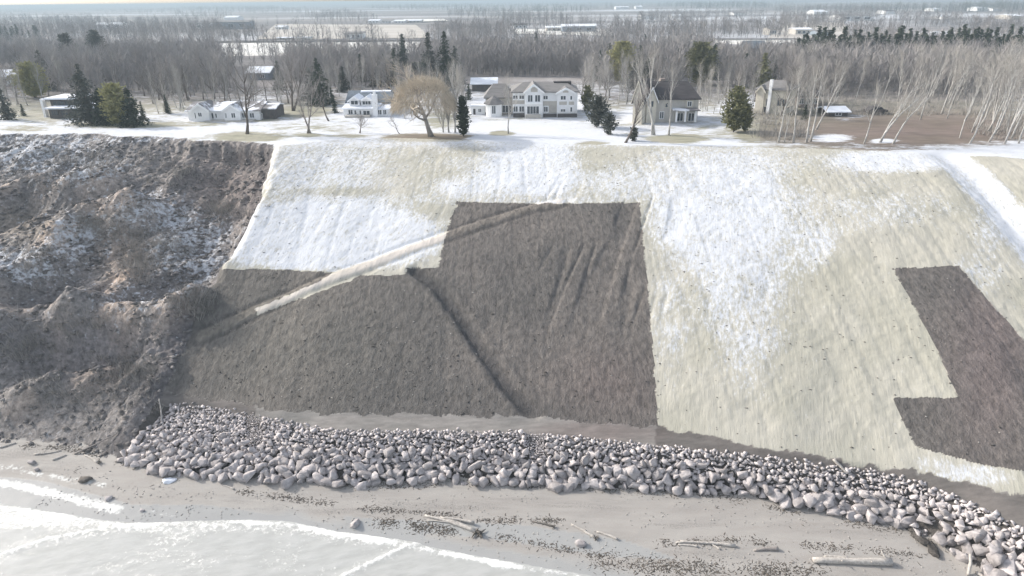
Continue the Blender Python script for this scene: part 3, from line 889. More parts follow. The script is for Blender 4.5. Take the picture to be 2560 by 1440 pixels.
log(1790, 1357, 1700, 1352, .11, .06, 'grey limb in the middle of the driftwood heap', bend=-.2)
log(1800, 1374, 1770, 1357, .10, .05, 'short stick crossing the driftwood heap', name='driftwood_branch', cat='branch')
log(1745, 1368, 1695, 1362, .09, .05, 'slim pale stick in front of the driftwood heap', name='driftwood_branch', cat='branch')
log(1945, 1375, 1885, 1377, .20, .10, 'greenish sunken log between debris and driftwood heap', mat='bark_grey')
log(246, 1158, 212, 1139, .14, .09, 'pale forked branch on the sand below the bluff', name='driftwood_branch', cat='branch', root=True)
log(132, 1151, 166, 1138, .13, .07, 'grey stick pointing at the slumped bluff', cat='stick')
log(86, 1137, 152, 1128, .11, .06, 'long grey stick lying flat at the foot of the bluff', cat='stick')
log(186, 1136, 300, 1080, .10, .05, 'thin tree trunk sliding down from the bluff onto the sand', mat='bark_grey', name='fallen_tree', cat='tree trunk')
log(352, 1154, 380, 1141, .11, .09, 'pale broken plank end beside the first boulders', name='plank', cat='plank')
log(404, 1058, 401, 1012, .10, .06, 'bare snag standing at the upper end of the revetment', mat='driftwood', name='dead_stem', lift1=.8, cat='dead tree')
log(585, 1224, 556, 1213, .09, .05, 'small pale branch above the dark debris line', name='driftwood_branch', cat='branch')
log(0, 1120, 40, 1108, .12, .08, 'grey stick at the left edge under the bluff', cat='stick')
log(2420, 1440, 2418, 1412, .15, .12, 'upright pale stake by the sharp boulders at bottom right', name='stake', lift1=1.2, cat='stake')
log(2440, 1432, 2470, 1450, .14, .10, 'pale log pushed against the sharp boulders at bottom right')
for i, (px, py) in enumerate([(2285, 1330), (2330, 1375), (2300, 1350)]):
    slab(px, py, 1.1, 2.6, .55, 'clay_lump', 'rockbed', ['upright ridge of wet clay, leftmost of three', 'ridge of wet clay next to the sharp boulders', 'middle ridge of wet clay on the beach'][i], 'clay lump', 70 + i)

# scattered debris (nobody could count it)
def scatter(name, mat, pts, smin, smax, elong, seed, label, cat, flat=.5):
    r = np.random.default_rng(seed)
    n = len(pts)
    B = np.array([(1, 0, 0), (-1, 0, 0), (0, 1, 0), (0, -1, 0), (0, 0, 1), (0, 0, -1)], float)
    Fo = np.array([(0, 2, 4), (2, 1, 4), (1, 3, 4), (3, 0, 4), (2, 0, 5), (1, 2, 5), (3, 1, 5), (0, 3, 5)])
    s = r.uniform(smin, smax, n); e = r.uniform(1, elong, n); a = r.uniform(0, 6.28, n)
    V = np.repeat(B[None], n, 0) * (1 + r.normal(size=(n, 6, 1)) * .2)
    V = V * np.stack([s * e, s, s * flat], -1)[:, None, :]
    c, sn = np.cos(a)[:, None], np.sin(a)[:, None]
    Vr = np.stack([V[..., 0] * c - V[..., 1] * sn, V[..., 0] * sn + V[..., 1] * c, V[..., 2]], -1)
    zz = zfun(pts[:, 0], pts[:, 1])
    Vr = Vr + np.stack([pts[:, 0], pts[:, 1], zz + s * flat * .3], -1)[:, None, :]
    Fa = (Fo[None] + (np.arange(n) * 6)[:, None, None]).reshape(-1, 3)
    nv = n * 6
    sh = np.ones((nv, 4)); sh[:, :3] = np.repeat(r.uniform(.7, 1.25, n), 6)[:, None]
    return tag(mesh_np(name, Vr.reshape(-1, 3), Fa, mat, attrs={'tint': sh, 'snow': np.full(nv, -1.0)}), label, cat, kind='stuff')
def along(pts, n, spread, seed, zf=zfun):
    r = np.random.default_rng(seed)
    P = np.array(wl(pts, zf)); seg = np.hypot(*np.diff(P, axis=0).T); c = np.concatenate([[0], np.cumsum(seg)])
    t = r.uniform(0, c[-1], n)
    keep_ = vnoise(t * .7, t * 0, 5) > 0.35
    t = t[keep_]
    x = np.interp(t, c, P[:, 0]); y = np.interp(t, c, P[:, 1])
    return np.stack([x + r.normal(size=len(t)) * spread, y + r.normal(size=len(t)) * spread * .7], -1)
D = np.concatenate([along([(600, 1228), (720, 1245), (900, 1270), (1050, 1280), (1220, 1302), (1400, 1300)], 1500, .34, 1),
                    along([(1250, 1340), (1350, 1360), (1480, 1385), (1600, 1395)], 600, .4, 2),
                    along([(1650, 1360), (1850, 1350), (2050, 1368), (2200, 1378), (2300, 1390)], 900, .42, 3),
                    along([(1500, 1405), (1650, 1420), (1800, 1422), (2050, 1432)], 2400, .8, 4),
                    along([(950, 1305), (1050, 1315), (1130, 1330)], 900, .5, 5),
                    along([(850, 1212), (1000, 1216), (1200, 1204), (1500, 1222), (1800, 1238), (2000, 1285), (2250, 1325)], 2200, .4, 6),
                    along([(60, 1115), (180, 1122), (300, 1145), (340, 1168)], 900, .4, 7)])
scatter('wrack_debris', 'debris', D, .015, .055, 6.0, 21, 'dark wrack of bark and twigs in lines along the beach', 'debris')
r_ = np.random.default_rng(31)
P = r_.uniform([-45, 52], [60, 124], (30000, 2))
ok = (P[:, 1] > y_ben(P[:, 0]) + .4) & (P[:, 1] < y_cr(P[:, 0]) - 2) & (x_bnd(P[:, 1]) < P[:, 0] - 1)
P = P[ok]
ppx, ppy, _ = project(P[:, 0], P[:, 1], zfun(P[:, 0], P[:, 1]))
br_ = in_poly(ppx, ppy, BROWN) | in_poly(ppx, ppy, BROWN2)
Pb = P[br_]
dens = 0.35 + 0.9 * (np.exp(-((ppx[br_] - 900) / 350) ** 2 - ((ppy[br_] - 950) / 90) ** 2)) + .4 * (ppy[br_] > 900) * (ppx[br_] < 1640)
Pb = Pb[r_.random(len(Pb)) < dens * .20]
h_ = len(Pb) // 4
scatter('soil_clods', 'rockbed', Pb[h_:], .03, .13, 3.2, 22, 'dark clods and roots strewn over the bare soil slope', 'clods', .45)
scatter('pale_rubble', 'clod_pale', Pb[:h_], .04, .10, 2.2, 23, 'pale pebbles strewn over the bare soil slope', 'pebbles', .55)
Pg = P[~br_]; Pg = Pg[r_.random(len(Pg)) < .06]
scatter('grass_clods', 'soil', Pg, .04, .11, 2.0, 24, 'dark clods dotted over the snowy grass slope', 'clods', .5)
P = r_.uniform([-110, 52], [-12, 124], (26000, 2))
ok = (P[:, 1] > y_toe(P[:, 0]) - .5) & (P[:, 1] < y_cr(P[:, 0]) - 1) & (x_bnd(P[:, 1]) > P[:, 0] + 1)
P = P[ok]
scatter('bluff_rubble', 'bluff', P[:5200], .10, .36, 2.2, 25, 'tumbled clods of earth over the slumped bluff', 'clods', .7)
scatter('bluff_wood', 'driftwood', P[5200:5900], .03, .07, 9.0, 26, 'pale broken branches lying over the slumped bluff', 'branches', 1.0)

# ------------------------------------------------------------------ trees
def rot_about(d, ang, az):
    a = d.cross(Vector((0, 0, 1)))
    if a.length < .05: a = Vector((1, 0, 0))
    a.normalize()
    q = Matrix.Rotation(ang, 3, a) @ d
    return Matrix.Rotation(az, 3, d) @ q
def bare_tree(seed, H, clear=.25, limbs=7, lev=3, nb=(0, 6, 6, 5), ang=(0, 38, 40, 42), ratio=(0, .55, .5, .5), up=.25, rad=.016, lean=(0, 0), wig=.10, droop=0., twr=.55, forks=1, spread=1.0):
    r = random.Random(seed)
    T, C = MB(), MB()
    def grow(p, d, L, ra, lv):
        n = 6 if lv == 0 else (4 if lv == 1 else (3 if lv < lev else 2))
        pts, q, dd = [p.copy()], p.copy(), d.copy()
        for i in range(n - 1):
            dd = (dd + Vector((r.gauss(0, wig), r.gauss(0, wig), r.gauss(0, wig))) + Vector((0, 0, (up if lv else .05) * .5 - (droop if lv >= lev - 1 else 0)))).normalized()
            if lv == 0: dd = (dd + Vector((lean[0] * .12, lean[1] * .12, 0))).normalized()
            q = q + dd * (L / (n - 1)); pts.append(q.copy())
        end = .35 if lv == 0 else .25
        rads = [ra * (1 - (1 - end) * i / (n - 1)) for i in range(n)]
        if lv == 0: rads[0] *= 1.35
        if lv == lev: rads[-1] = ra * .2
        (T if lv <= 1 else C).tube(pts, rads, (7, 5, 3, 3, 3)[lv])
        if lv < lev:
            k = limbs if lv == 0 else nb[lv]
            for j in range(k):
                lo = clear if lv == 0 else .22
                t = lo + (1 - lo) * ((j + r.uniform(.2, .95)) / k)
                t = min(t, .99)
                f = t * (n - 1); i0 = min(int(f), n - 2)
                b = pts[i0].lerp(pts[i0 + 1], f - i0)
                dir0 = (pts[i0 + 1] - pts[i0]).normalized()
                a = R(ang[lv + 1] * spread * r.uniform(.7, 1.3))
                if lv == 0: a *= 1.15 - .5 * (t - clear) / (1 - clear)
                dn = rot_about(dir0, a, r.uniform(0, 6.28))
                grow(b, dn, L * ratio[lv + 1] * r.uniform(.75, 1.2) * (1.15 - .35 * t if lv == 0 else 1), max(rads[i0] * (.55 if lv == 0 else twr), .010), lv + 1)
            if lv == 0:                           # the leader ends in a spray of its own
                for _ in range(3): grow(pts[-1], rot_about(dd, R(r.uniform(5, 30)), r.uniform(0, 6.28)), L * .30, rads[-1] * .8, 1)
    for _ in range(forks):
        d0 = Vector((lean[0] + (r.uniform(-.28, .28) if forks > 1 else 0), lean[1] + (r.uniform(-.2, .2) if forks > 1 else 0), 1)).normalized()
        grow(Vector((r.uniform(-.3, .3) if forks > 1 else 0, 0, -.15)), d0, H * .74 * (r.uniform(.8, 1) if forks > 1 else 1), H * rad, 0)
    return T, C
def conifer(seed, H, Wd, dens=1.0, gappy=.2, kind='spruce'):
    """trunk, and a crown of many small needle sprays"""
    r = np.random.default_rng(seed)
    T = MB(); T.tube([(0, 0, -.15), (0, 0, H * .5), (.02 * H * r.normal() * .3, 0, H * .97)], [H * .018, H * .012, .02], 6)
    P, Nn = [], []
    V, F = [], []
    nlev = int(H * 2.8)
    for i in range(nlev):
        t = (i + r.uniform(0, .6)) / nlev
        z = H * (.05 + .95 * t)
        if kind == 'cedar': rr_ = Wd * .5 * math.sqrt(max(0.02, math.sin(math.pi * min(1, .12 + t * .88)))) * (1.05 - .35 * t)
        elif kind == 'pine': rr_ = Wd * .5 * (.45 + .75 * math.sin(math.pi * (.1 + .85 * t)) * (.7 + .5 * r.random()))
        else: rr_ = Wd * .5 * (1 - t) ** .85 * (.85 + .3 * r.random()) + .12
        nbr = max(4, int((5 + 9 * rr_ / (Wd * .5)) * dens))
        for _ in range(nbr):
            if r.random() < gappy * .5: continue
            az = r.uniform(0, 6.283); L = rr_ * r.uniform(.7, 1.12)
            sl = -.28 if kind == 'spruce' else (.45 if kind == 'cedar' else .12)
            m = max(3, int(L * 3.2))
            for k_ in range(m):
                s = (k_ + r.random()) / m
                c = np.array([math.cos(az) * L * s, math.sin(az) * L * s, z + sl * L * s * (1 if kind != 'spruce' else s)])
                c += r.normal(size=3) * .10 * (1 + .3 * L)
                w = r.uniform(.26, .52) * (1.15 - .4 * s) * (1.3 if kind == 'pine' else 1)
                for _k in range(2):
                    a = r.normal(size=3); a[2] *= .5; a /= np.linalg.norm(a)
                    rad_ = np.array([math.cos(az), math.sin(az), -.25 if kind == 'spruce' else .5])
                    b = rad_ + r.normal(size=3) * .5; b /= np.linalg.norm(b)
                    n0 = len(V)
                    V += [c - a * w * .5 - b * w * .4, c + a * w * .5 - b * w * .3, c + b * w * 1.1]
                    F.append((n0, n0 + 1, n0 + 2))
    return T, np.array(V), np.array(F)
def put_bare(T, C, P, lab, name='bare_tree', bark='bark_grey', twig='twig_grey', cat='tree', group=None, rz=0.):
    e = empty(name, P, rz)
    T.build('trunk', bark, e, True); C.build('crown', twig, e)
    return tag(e, lab, cat, group)
def put_con(T, V, F, P, lab, name='spruce_tree', mat='needle_dark', cat='conifer', group=None):
    e = empty(name, P)
    T.build('trunk', 'bark_dark', e, True); mesh_np('crown', V, F, mat, e)
    return tag(e, lab, cat, group)
def base(px, py):
    P = hit(px, py) if py > 325 else at_z(px, py, 24)
    return (P[0], P[1], P[2] if py > 325 else gz(P[0], P[1]))
def hgt(px, py, top): return (py - top) / pxm(px, py)

# trees one can tell apart along the top of the bluff
H = hgt(618, 335, 168)
put_bare(*bare_tree(21, H, .30, 9, 3, (0, 7, 7), (0, 52, 44, 42), (0, .62, .5, .5), .25, .021, wig=.14), base(618, 335), 'wide dark bare tree at the corner where the bluff has slumped', 'broad_tree', 'bark_dark', 'twig_dark')
put_bare(*bare_tree(22, hgt(773, 333, 205), .30, 7, 3, (0, 6, 5), (0, 28, 36, 40), (0, .62, .5, .5), .3, .019, wig=.10, forks=2), base(773, 333), 'pale bare tree with forked trunk on a small green mound', 'forked_tree', 'bark_grey', 'twig_grey')
put_bare(*bare_tree(23, hgt(897, 333, 276), .35, 6, 3, (0, 5, 5), (0, 50, 42, 42), (0, .70, .5, .5), .2, .028, forks=2), base(897, 333), 'small low bare fruit tree on the white lawn', 'fruit_tree', 'bark_grey', 'twig_grey')
put_bare(*bare_tree(24, hgt(1000, 334, 288), .3, 5, 3, (0, 5, 5), (0, 50, 42, 42), (0, .6, .5, .5), .1, .022, lean=(-.75, 0)), base(1000, 334), 'small dark bare tree leaning left beside the golden willow', 'fruit_tree', 'bark_dark', 'twig_dark')
put_bare(*bare_tree(25, hgt(730, 277, 128), .16, 11, 3, (0, 7, 7), (0, 27, 30, 32), (0, .72, .5, .5), .3, .018, wig=.07, forks=2), base(730, 277), 'tall fan-shaped dark bare tree between two white houses', 'broad_tree', 'bark_dark', 'twig_grey')
put_bare(*bare_tree(26, hgt(822, 300, 205), .3, 6, 3, (0, 5, 5), (0, 40, 40, 40), (0, .5, .5, .5), .1, .02, lean=(-.35, 0)), base(822, 302), 'dark leaning bare tree left of the house with a chimney', 'bare_tree', 'bark_dark', 'twig_dark')
# willow
H = hgt(1078, 341, 176)
T, C = bare_tree(27, H, .30, 10, 3, (0, 7, 7), (0, 58, 42, 45), (0, .66, .55, .55), .20, .038, wig=.17, lean=(-.12, 0))
r_ = np.random.default_rng(77)
V, F = [], []
for _ in range(11000):
    d = r_.normal(size=3); d /= np.linalg.norm(d); d[2] = abs(d[2]) * 1.0 - .25
    q = r_.uniform(.55, 1.0) ** .5
    c = np.array([-.9 + d[0] * H * .50 * q, d[1] * H * .42 * q, H * .50 + d[2] * H * .50 * q])
    L = r_.uniform(.5, 1.5); o_ = np.array([d[0] * .45, d[1] * .45, -.55 if d[2] < .35 else .35]) * L + r_.normal(size=3) * .12
    sd = r_.normal(size=3); sd = sd / np.linalg.norm(sd) * .034
    n0 = len(V); V += [c - sd, c + sd, c + o_]; F.append((n0, n0 + 1, n0 + 2))
e = empty('willow_tree', base(1078, 341))
T.build('trunk', 'bark_grey', e, True)
cr = C.build('crown', 'twig_gold', e); mesh_np('hanging_twigs', np.array(V), np.array(F), 'twig_gold', cr)
tag(e, 'big willow with golden twigs and thick trunk near the bluff edge', 'tree')
for i, (px, tp, lb) in enumerate([(1122, 190, 'tallest pale poplar behind the golden willow'), (1138, 178, 'slim pale poplar between willow and dark cedar'), (1108, 215, 'short pale poplar half hidden by the golden willow')]):
    put_bare(*bare_tree(30 + i, hgt(px, 331, tp), .08, 16, 3, (0, 6, 5), (0, 18, 20, 24), (0, .45, .5, .5), .45, .014, wig=.05), base(px, 331), lb, 'poplar_tree', 'bark_pale', 'twig_tan')
put_con(*conifer(40, hgt(1158, 341, 243), 2.6, 1.5, 0, 'cedar'), base(1159, 341), 'narrow dark green cedar column right of the willow', 'cedar_tree', 'needle_dark')
put_bare(*bare_tree(41, hgt(1271, 334, 192), .3, 8, 3, (0, 6, 5), (0, 26, 32, 36), (0, .45, .5, .5), .35, .013, wig=.08), base(1271, 334), 'slender pale tree in front of the two-storey house wing', 'birch_tree', 'bark_pale', 'twig_tan')
put_con(*conifer(42, hgt(1492, 318, 242), 5.6, 1.4, .1, 'cedar'), base(1492, 318), 'round dark juniper right of the two-storey house', 'juniper', 'needle_grey')
put_con(*conifer(43, hgt(1520, 335, 285), 3.4, 1.3, .1, 'cedar'), base(1522, 336), 'low snow-dusted juniper bush beside the round juniper', 'juniper', 'needle_grey')
put_con(*conifer(44, hgt(1466, 280, 218), 3.6, 1.3, .1, 'cedar'), base(1468, 278), 'yellowish cedar at the corner of the two-storey house', 'cedar_tree', 'needle_olive')
put_con(*conifer(45, hgt(1585, 352, 320), 1.6, 1.2, .1, 'cedar'), base(1583, 352), 'little dark shrub at the foot of the split dark trunk', 'shrub', 'needle_grey', 'shrub')
put_bare(*bare_tree(46, hgt(1560, 357, 205), .35, 8, 3, (0, 5, 5), (0, 22, 34, 38), (0, .42, .5, .5), .35, .018, lean=(.18, 0), forks=2), base(1562, 357), 'tall dark split trunk at the edge of the snowy lawn', 'forked_tree', 'bark_dark', 'twig_grey')
BIRCH = [(1633, 337, 125, .14, 2, 'white birch with twin stems in front of the steep-roofed house'), (1672, 338, 178, .16, 1, 'thinner white birch right of the twin-stemmed one'),
         (1946, 356, 196, .0, 1, 'leftmost thin white birch beside the cream house'), (1983, 357, 185, .06, 1, 'straight white birch second from the cream house'),
         (2016, 357, 172, .12, 1, 'white birch with bare bole in the middle of the clump'), (2026, 354, 165, .2, 1, 'slanting white birch in the clump near the earth patch'),
         (2040, 324, 168, .42, 1, 'strongly tilted white birch above the patchy snow'), (2160, 359, 214, .12, 1, 'lone short white birch with broken top on bare earth'),
         (2198, 356, 172, .32, 2, 'tilted double-stemmed birch on a snow patch'), (2232, 360, 190, .42, 1, 'most tilted birch at the corner of bare earth'),
         (1960, 356, 255, .02, 1, 'thin grey sapling between the white birches'), (1940, 330, 262, -.05, 1, 'spindly pale tree against the cream house wall')]
for i, (px, py, tp, ln, fk, lb) in enumerate(BIRCH):
    put_bare(*bare_tree(60 + i, hgt(px, py, tp) * 1.06, .42, 7, 3, (0, 5, 5), (0, 30, 34, 38), (0, .40, .5, .5), .35, .0125, lean=(ln * .62, 0), wig=.07, forks=fk), base(px, py), lb, 'birch_tree', 'bark_pale', 'twig_tan')
CON = [(228, 308, 165, 8.0, 'spruce', 'needle_grey', 'broad grey-green spruce beside the dark flat-roofed house', .3),
       (300, 312, 215, 4.6, 'pine', 'needle_yellow', 'yellow-green pine lit by the sun near the bluff edge', .1),
       (336, 314, 222, 5.0, 'spruce', 'needle_dark', 'dark spruce right of the yellow-green pine', .1),
       (262, 312, 225, 4.4, 'spruce', 'needle_dark', 'dark spruce squeezed between grey spruce and yellow pine', .1),
       (88, 245, 162, 6.5, 'pine', 'needle_yellow', 'rounded yellowish pine at the far left', .2),
       (118, 225, 130, 5.5, 'spruce', 'needle_grey', 'jagged dark spruce behind the yellowish pine', .35),
       (20, 300, 222, 3.2, 'spruce', 'needle_grey', 'small grey spruce at the left edge', .3),
       (180, 170, 90, 5.5, 'pine', 'needle_grey', 'layered tall pine rising over the left wood', .5),
       (252, 165, 82, 5.5, 'pine', 'needle_grey', 'loose tall pine rising over the left wood, nearer the middle', .55),
       (802, 262, 150, 5.6, 'spruce', 'needle_dark', 'pointed dark spruce left of the chimney house', .3),
       (780, 250, 175, 4.8, 'spruce', 'needle_grey', 'greyish spruce touching the pointed dark spruce', .4),
       (860, 230, 168, 3.4, 'spruce', 'needle_grey', 'thin spruce behind the chimney house', .4),
       (1010, 175, 90, 5.2, 'spruce', 'needle_dark', 'dark spruce standing alone in the middle wood', .2),
       (1076, 222, 88, 6.0, 'spruce', 'needle_grey', 'left one of two tall dark spruces behind the willow', .3),
       (1116, 222, 86, 6.4, 'spruce', 'needle_dark', 'right one of two tall dark spruces behind the willow', .3),
       (1140, 210, 120, 4.6, 'spruce', 'needle_grey', 'shorter spruce leaning on the tall pair behind the willow', .3),
       (1040, 200, 160, 6.0, 'pine', 'needle_grey', 'low spreading pine behind the willow crown', .4),
       (940, 215, 170, 4.0, 'spruce', 'needle_grey', 'low spruce behind the chimney house roof', .4),
       (1340, 150, 86, 2.8, 'spruce', 'needle_grey', 'lone thin spruce behind the two-storey house', .3),
       (1522, 190, 112, 4.4, 'spruce', 'needle_dark', 'dark spruce left of the bright yellow-green pine', .2),
       (1552, 207, 110, 6.4, 'pine', 'needle_yellow', 'bright yellow-green pine behind the steep-roofed house', .15),
       (1598, 195, 118, 4.8, 'spruce', 'needle_dark', 'dark spruce right of the bright yellow-green pine', .3),
       (1586, 222, 150, 4.0, 'spruce', 'needle_grey', 'drooping grey spruce above the steep roof', .4),
       (1704, 132, 92, 3.6, 'spruce', 'needle_dark', 'pointed dark spruce by the far white field', .1),
       (1722, 134, 98, 3.6, 'spruce', 'needle_dark', 'blunter dark spruce by the far white field', .1),
       (1748, 212, 112, 7.4, 'pine', 'needle_olive', 'large olive pine behind the steep-roofed house', .25),
       (1904, 222, 136, 5.2, 'spruce', 'needle_olive', 'green spruce behind the cream house', .2),
       (1834, 330, 222, 5.2, 'cedar', 'needle_olive', 'full green cedar between steep-roofed and cream houses', .05),
       (1862, 328, 268, 2.6, 'cedar', 'needle_olive', 'small cedar touching the full green cedar', .1),
       (1670, 140, 100, 4.0, 'spruce', 'needle_grey', 'grey spruce by the wall of the far garage', .2),
       (1796, 150, 108, 3.4, 'spruce', 'needle_dark', 'dark spruce left of the blue-grey house', .2),
       (1772, 152, 118, 3.0, 'spruce', 'needle_dark', 'short dark spruce near the blue-grey house', .2),
       (1950, 140, 108, 4.0, 'spruce', 'needle_dark', 'dark spruce right of the blue-grey house', .2)]
for i, (px, py, tp, wd, kd, mt, lb, gp) in enumerate(CON):
    put_con(*conifer(100 + i, hgt(px, py, tp), wd * (1.35 if kd == 'spruce' else 1.1), 1.0 if kd != 'cedar' else 1.5, gp, kd), base(px, py), lb, {'spruce': 'spruce_tree', 'pine': 'pine_tree', 'cedar': 'cedar_tree'}[kd], mt)

# the wood behind the houses: tree kinds built once, then copied with their parts
KINDS = []
for i in range(5):
    KINDS.append(put_bare(*bare_tree(200 + i, 11, .25, 9, 3, (0, 5, 5), (0, 34, 38, 42), (0, .45, .5, .55), .3, .013, wig=.09), (0, 0, 0), 'x', 'bare_tree', 'bark_grey', 'twig_grey'))
for i in range(3):
    KINDS.append(put_bare(*bare_tree(210 + i, 11, .15, 12, 3, (0, 5, 5), (0, 20, 26, 30), (0, .42, .5, .55), .45, .011, wig=.06), (0, 0, 0), 'x', 'slender_tree', 'bark_pale', 'twig_tan'))
for i in range(2):
    KINDS.append(put_bare(*bare_tree(220 + i, 11, .2, 10, 3, (0, 6, 5), (0, 46, 42, 45), (0, .55, .5, .55), .22, .016, wig=.12), (0, 0, 0), 'x', 'broad_tree', 'bark_dark', 'twig_dark'))
for i in range(3):                          # leaning trunks of the wood at the right
    KINDS.append(put_bare(*bare_tree(230 + i, 11, .45, 7, 3, (0, 5, 5), (0, 26, 32, 36), (0, .42, .5, .55), .35, .010, wig=.07, lean=(.11, 0)), (0, 0, 0), 'x', 'leaning_tree', 'bark_pale', 'twig_tan'))
SPR = [put_con(*conifer(240 + i, 9, 4.6, .8, .12, 'spruce'), (0, 0, 0), 'x', 'spruce_tree', 'needle_dark') for i in range(3)]
used = set()
KEEP = [(100, 245, 400, 340), (440, 258, 720, 345), (838, 230, 1010, 345), (1165, 192, 1460, 345), (1470, 228, 1780, 345), (1780, 222, 1965, 345), (590, 172, 690, 225), (660, 215, 780, 345), (0, 170, 70, 235), (1800, 95, 1940, 165)]
FRONT = [(1035, 1155, 200, 250), (1515, 1600, 196, 250), (1705, 1795, 200, 250), (980, 1040, 176, 235), (775, 830, 235, 300)]
def clear_of_houses(px, py):
    return not any(a < px < c and b < py < d for a, b, c, d in KEEP)
WHERE = [(450, 'behind the dark flat-roofed house'), (700, 'behind the long white bungalow'), (1000, 'behind the chimney house'), (1180, 'behind the golden willow'),
         (1480, 'behind the two-storey house'), (1790, 'behind the steep-roofed house'), (2000, 'behind the cream house'), (9999, 'in the wood by the earth patch')]
LOOK = {'bare_tree': 'grey bare tree with open crown', 'slender_tree': 'slim pale bare tree', 'broad_tree': 'broad dark bare tree', 'leaning_tree': 'pale leaning trunk', 'spruce_tree': 'dark spruce'}
def place(proto, px, py, Hh, rnd):
    P = base(px, py)
    o = proto if proto.name not in used else copy_tree(proto)
    used.add(proto.name); used.add(o.name)
    o.location = P
    o.rotation_euler = (0, 0, rnd.uniform(-.5, .5) if 'leaning' in proto.name else rnd.uniform(0, 6.28))
    s = Hh / (9 if 'spruce' in proto.name else 11)
    o.scale = (s * rnd.uniform(.9, 1.15), s * rnd.uniform(.9, 1.15), s)
    kd = proto.name.split('.')[0]
    dp = 'far' if py < 165 else ('halfway' if py < 215 else 'close')
    o['label'] = LOOK[kd] + ' ' + dp + ' ' + next(w for l, w in WHERE if px < l)
    o['category'] = 'conifer' if kd == 'spruce_tree' else 'tree'
    o['group'] = kd.replace('_', ' ') + 's ' + dp + ' ' + next(w for l, w in WHERE if px < l)
rw = random.Random(5)
n = 0
while n < 62:                                # right-hand wood, front rows
    px, py = rw.uniform(2270, 2600), rw.uniform(215, 368)
    if py > 300 and px < 2380 + (py - 300) * .3: continue
    place(KINDS[10 + n % 3] if rw.random() < .75 else KINDS[5 + n % 3], px, py, rw.uniform(9.5, 13.5), rw); n += 1
n = 0
while n < 46:
    px, py = rw.uniform(1960, 2400), rw.uniform(170, 262)
    if not clear_of_houses(px, py): continue
    place(KINDS[rw.choice([0, 1, 5, 6, 7, 10, 11, 12])], px, py, rw.uniform(7, 11), rw); n += 1
n = 0
while n < 250:
    px, py = rw.uniform(-60, 2100), rw.triangular(165, 275, 226)
    if not clear_of_houses(px, py) or any(a < px < b and c < py < d for a, b, c, d in FRONT): continue
    if 540 < px < 720 and py > 175 and rw.random() < .8: continue
    if 560 < px < 900 and py < 165 and rw.random() < .4: continue
    k_ = rw.choices(range(10), [3, 3, 3, 3, 3, 1.3, 1.3, 1.3, 1.2, 1.2])[0]
    place(KINDS[k_], px, py, rw.uniform(6.5, 11) * (1.15 if px < 560 else 1), rw); n += 1
GAPS_ = [(380, 470, 236, 290, 12), (690, 850, 232, 262, 10), (1000, 1165, 225, 300, 16), (1450, 1600, 225, 262, 12), (1750, 1890, 225, 290, 12), (1935, 2060, 225, 300, 10), (450, 680, 245, 257, 12), (-30, 110, 240, 285, 7), (860, 990, 222, 230, 8), (1480, 1750, 205, 226, 14)]
for a, b, c, d, m_ in GAPS_:
    for _ in range(int(m_ * 1.7)):
        place(KINDS[rw.choice([5, 6, 7, 8, 9, 5, 6])], rw.uniform(a, b), rw.uniform(c, d), rw.uniform(5.5, 9.5), rw)
for px, py in [(700, 225), (745, 200), (905, 205), (960, 190), (990, 215), (1060, 215), (1100, 215), (1500, 205), (1620, 215), (1660, 205), (1690, 190), (1730, 190), (1780, 200), (1830, 190), (1860, 200), (1930, 205), (1640, 150), (1610, 140), (1480, 160), (838, 282), (830, 255), (1172, 250), (420, 285), (360, 300), (1010, 240), (60, 290), (2010, 300)]:
    place(SPR[rw.randrange(3)], px, py, rw.uniform(4.5, 10) if py < 240 else rw.uniform(2, 4.5), rw)
for i in range(84):                           # dark row of spruces across the right
    px = 1985 + i * 7.2 + rw.uniform(-6, 6)
    place(SPR[i % 3], px, rw.uniform(152, 182), rw.uniform(8.5, 13.5), rw)
for i in range(14):
    place(SPR[i % 3], rw.uniform(0, 100), rw.uniform(98, 108), rw.uniform(7, 11), rw)

# farther wood, one mass of bare crowns
def wood(name, n, gen, seed, Hr, cols, mat, label):
    r = np.random.default_rng(seed)
    P = []
    while len(P) < n:
        px, py = gen(r)
        q = at_z(px, py, 24)
        P.append((q[0], q[1]))
    P = np.array(P)
    zz = zfun(P[:, 0], P[:, 1])
    Hh = r.uniform(*Hr, n)
    # trunk and a fan of twigs per tree, all slim triangles
    m = cols
    az = r.uniform(0, 6.283, (n, m)); t = r.uniform(.15, .85, (n, m)) ; el = r.uniform(.5, 1.35, (n, m))
    L = Hh[:, None] * r.uniform(.14, .36, (n, m)) * (1.2 - .5 * t)
    sp = Hh[:, None] * .16 * np.sin(np.pi * np.clip(t, .1, 1)) * r.uniform(0, 1, (n, m))
    b = np.stack([P[:, :1] + np.cos(az) * sp, P[:, 1:] + np.sin(az) * sp, zz[:, None] + Hh[:, None] * t], -1)
    e = b + np.stack([np.cos(az) * np.cos(el), np.sin(az) * np.cos(el), np.sin(el)], -1) * L[..., None]
    w = (Hh[:, None] * r.uniform(.006, .013, (n, m)))[..., None]
    pa = r.uniform(0, 3.14, (n, m)); sd = np.stack([np.cos(pa), np.sin(pa), 0 * pa], -1) * w
    V = np.stack([b - sd, b + sd, e], 2).reshape(-1, 3)
    tr = np.stack([np.stack([P[:, 0] - .014 * Hh, P[:, 1], zz], -1), np.stack([P[:, 0] + .014 * Hh, P[:, 1], zz], -1), np.stack([P[:, 0], P[:, 1], zz + Hh], -1)], 1).reshape(-1, 3)
    V = np.concatenate([V, tr]); F = np.arange(len(V)).reshape(-1, 3)
    return tag(mesh_np(name, V, F, mat), label, 'wood', kind='stuff')
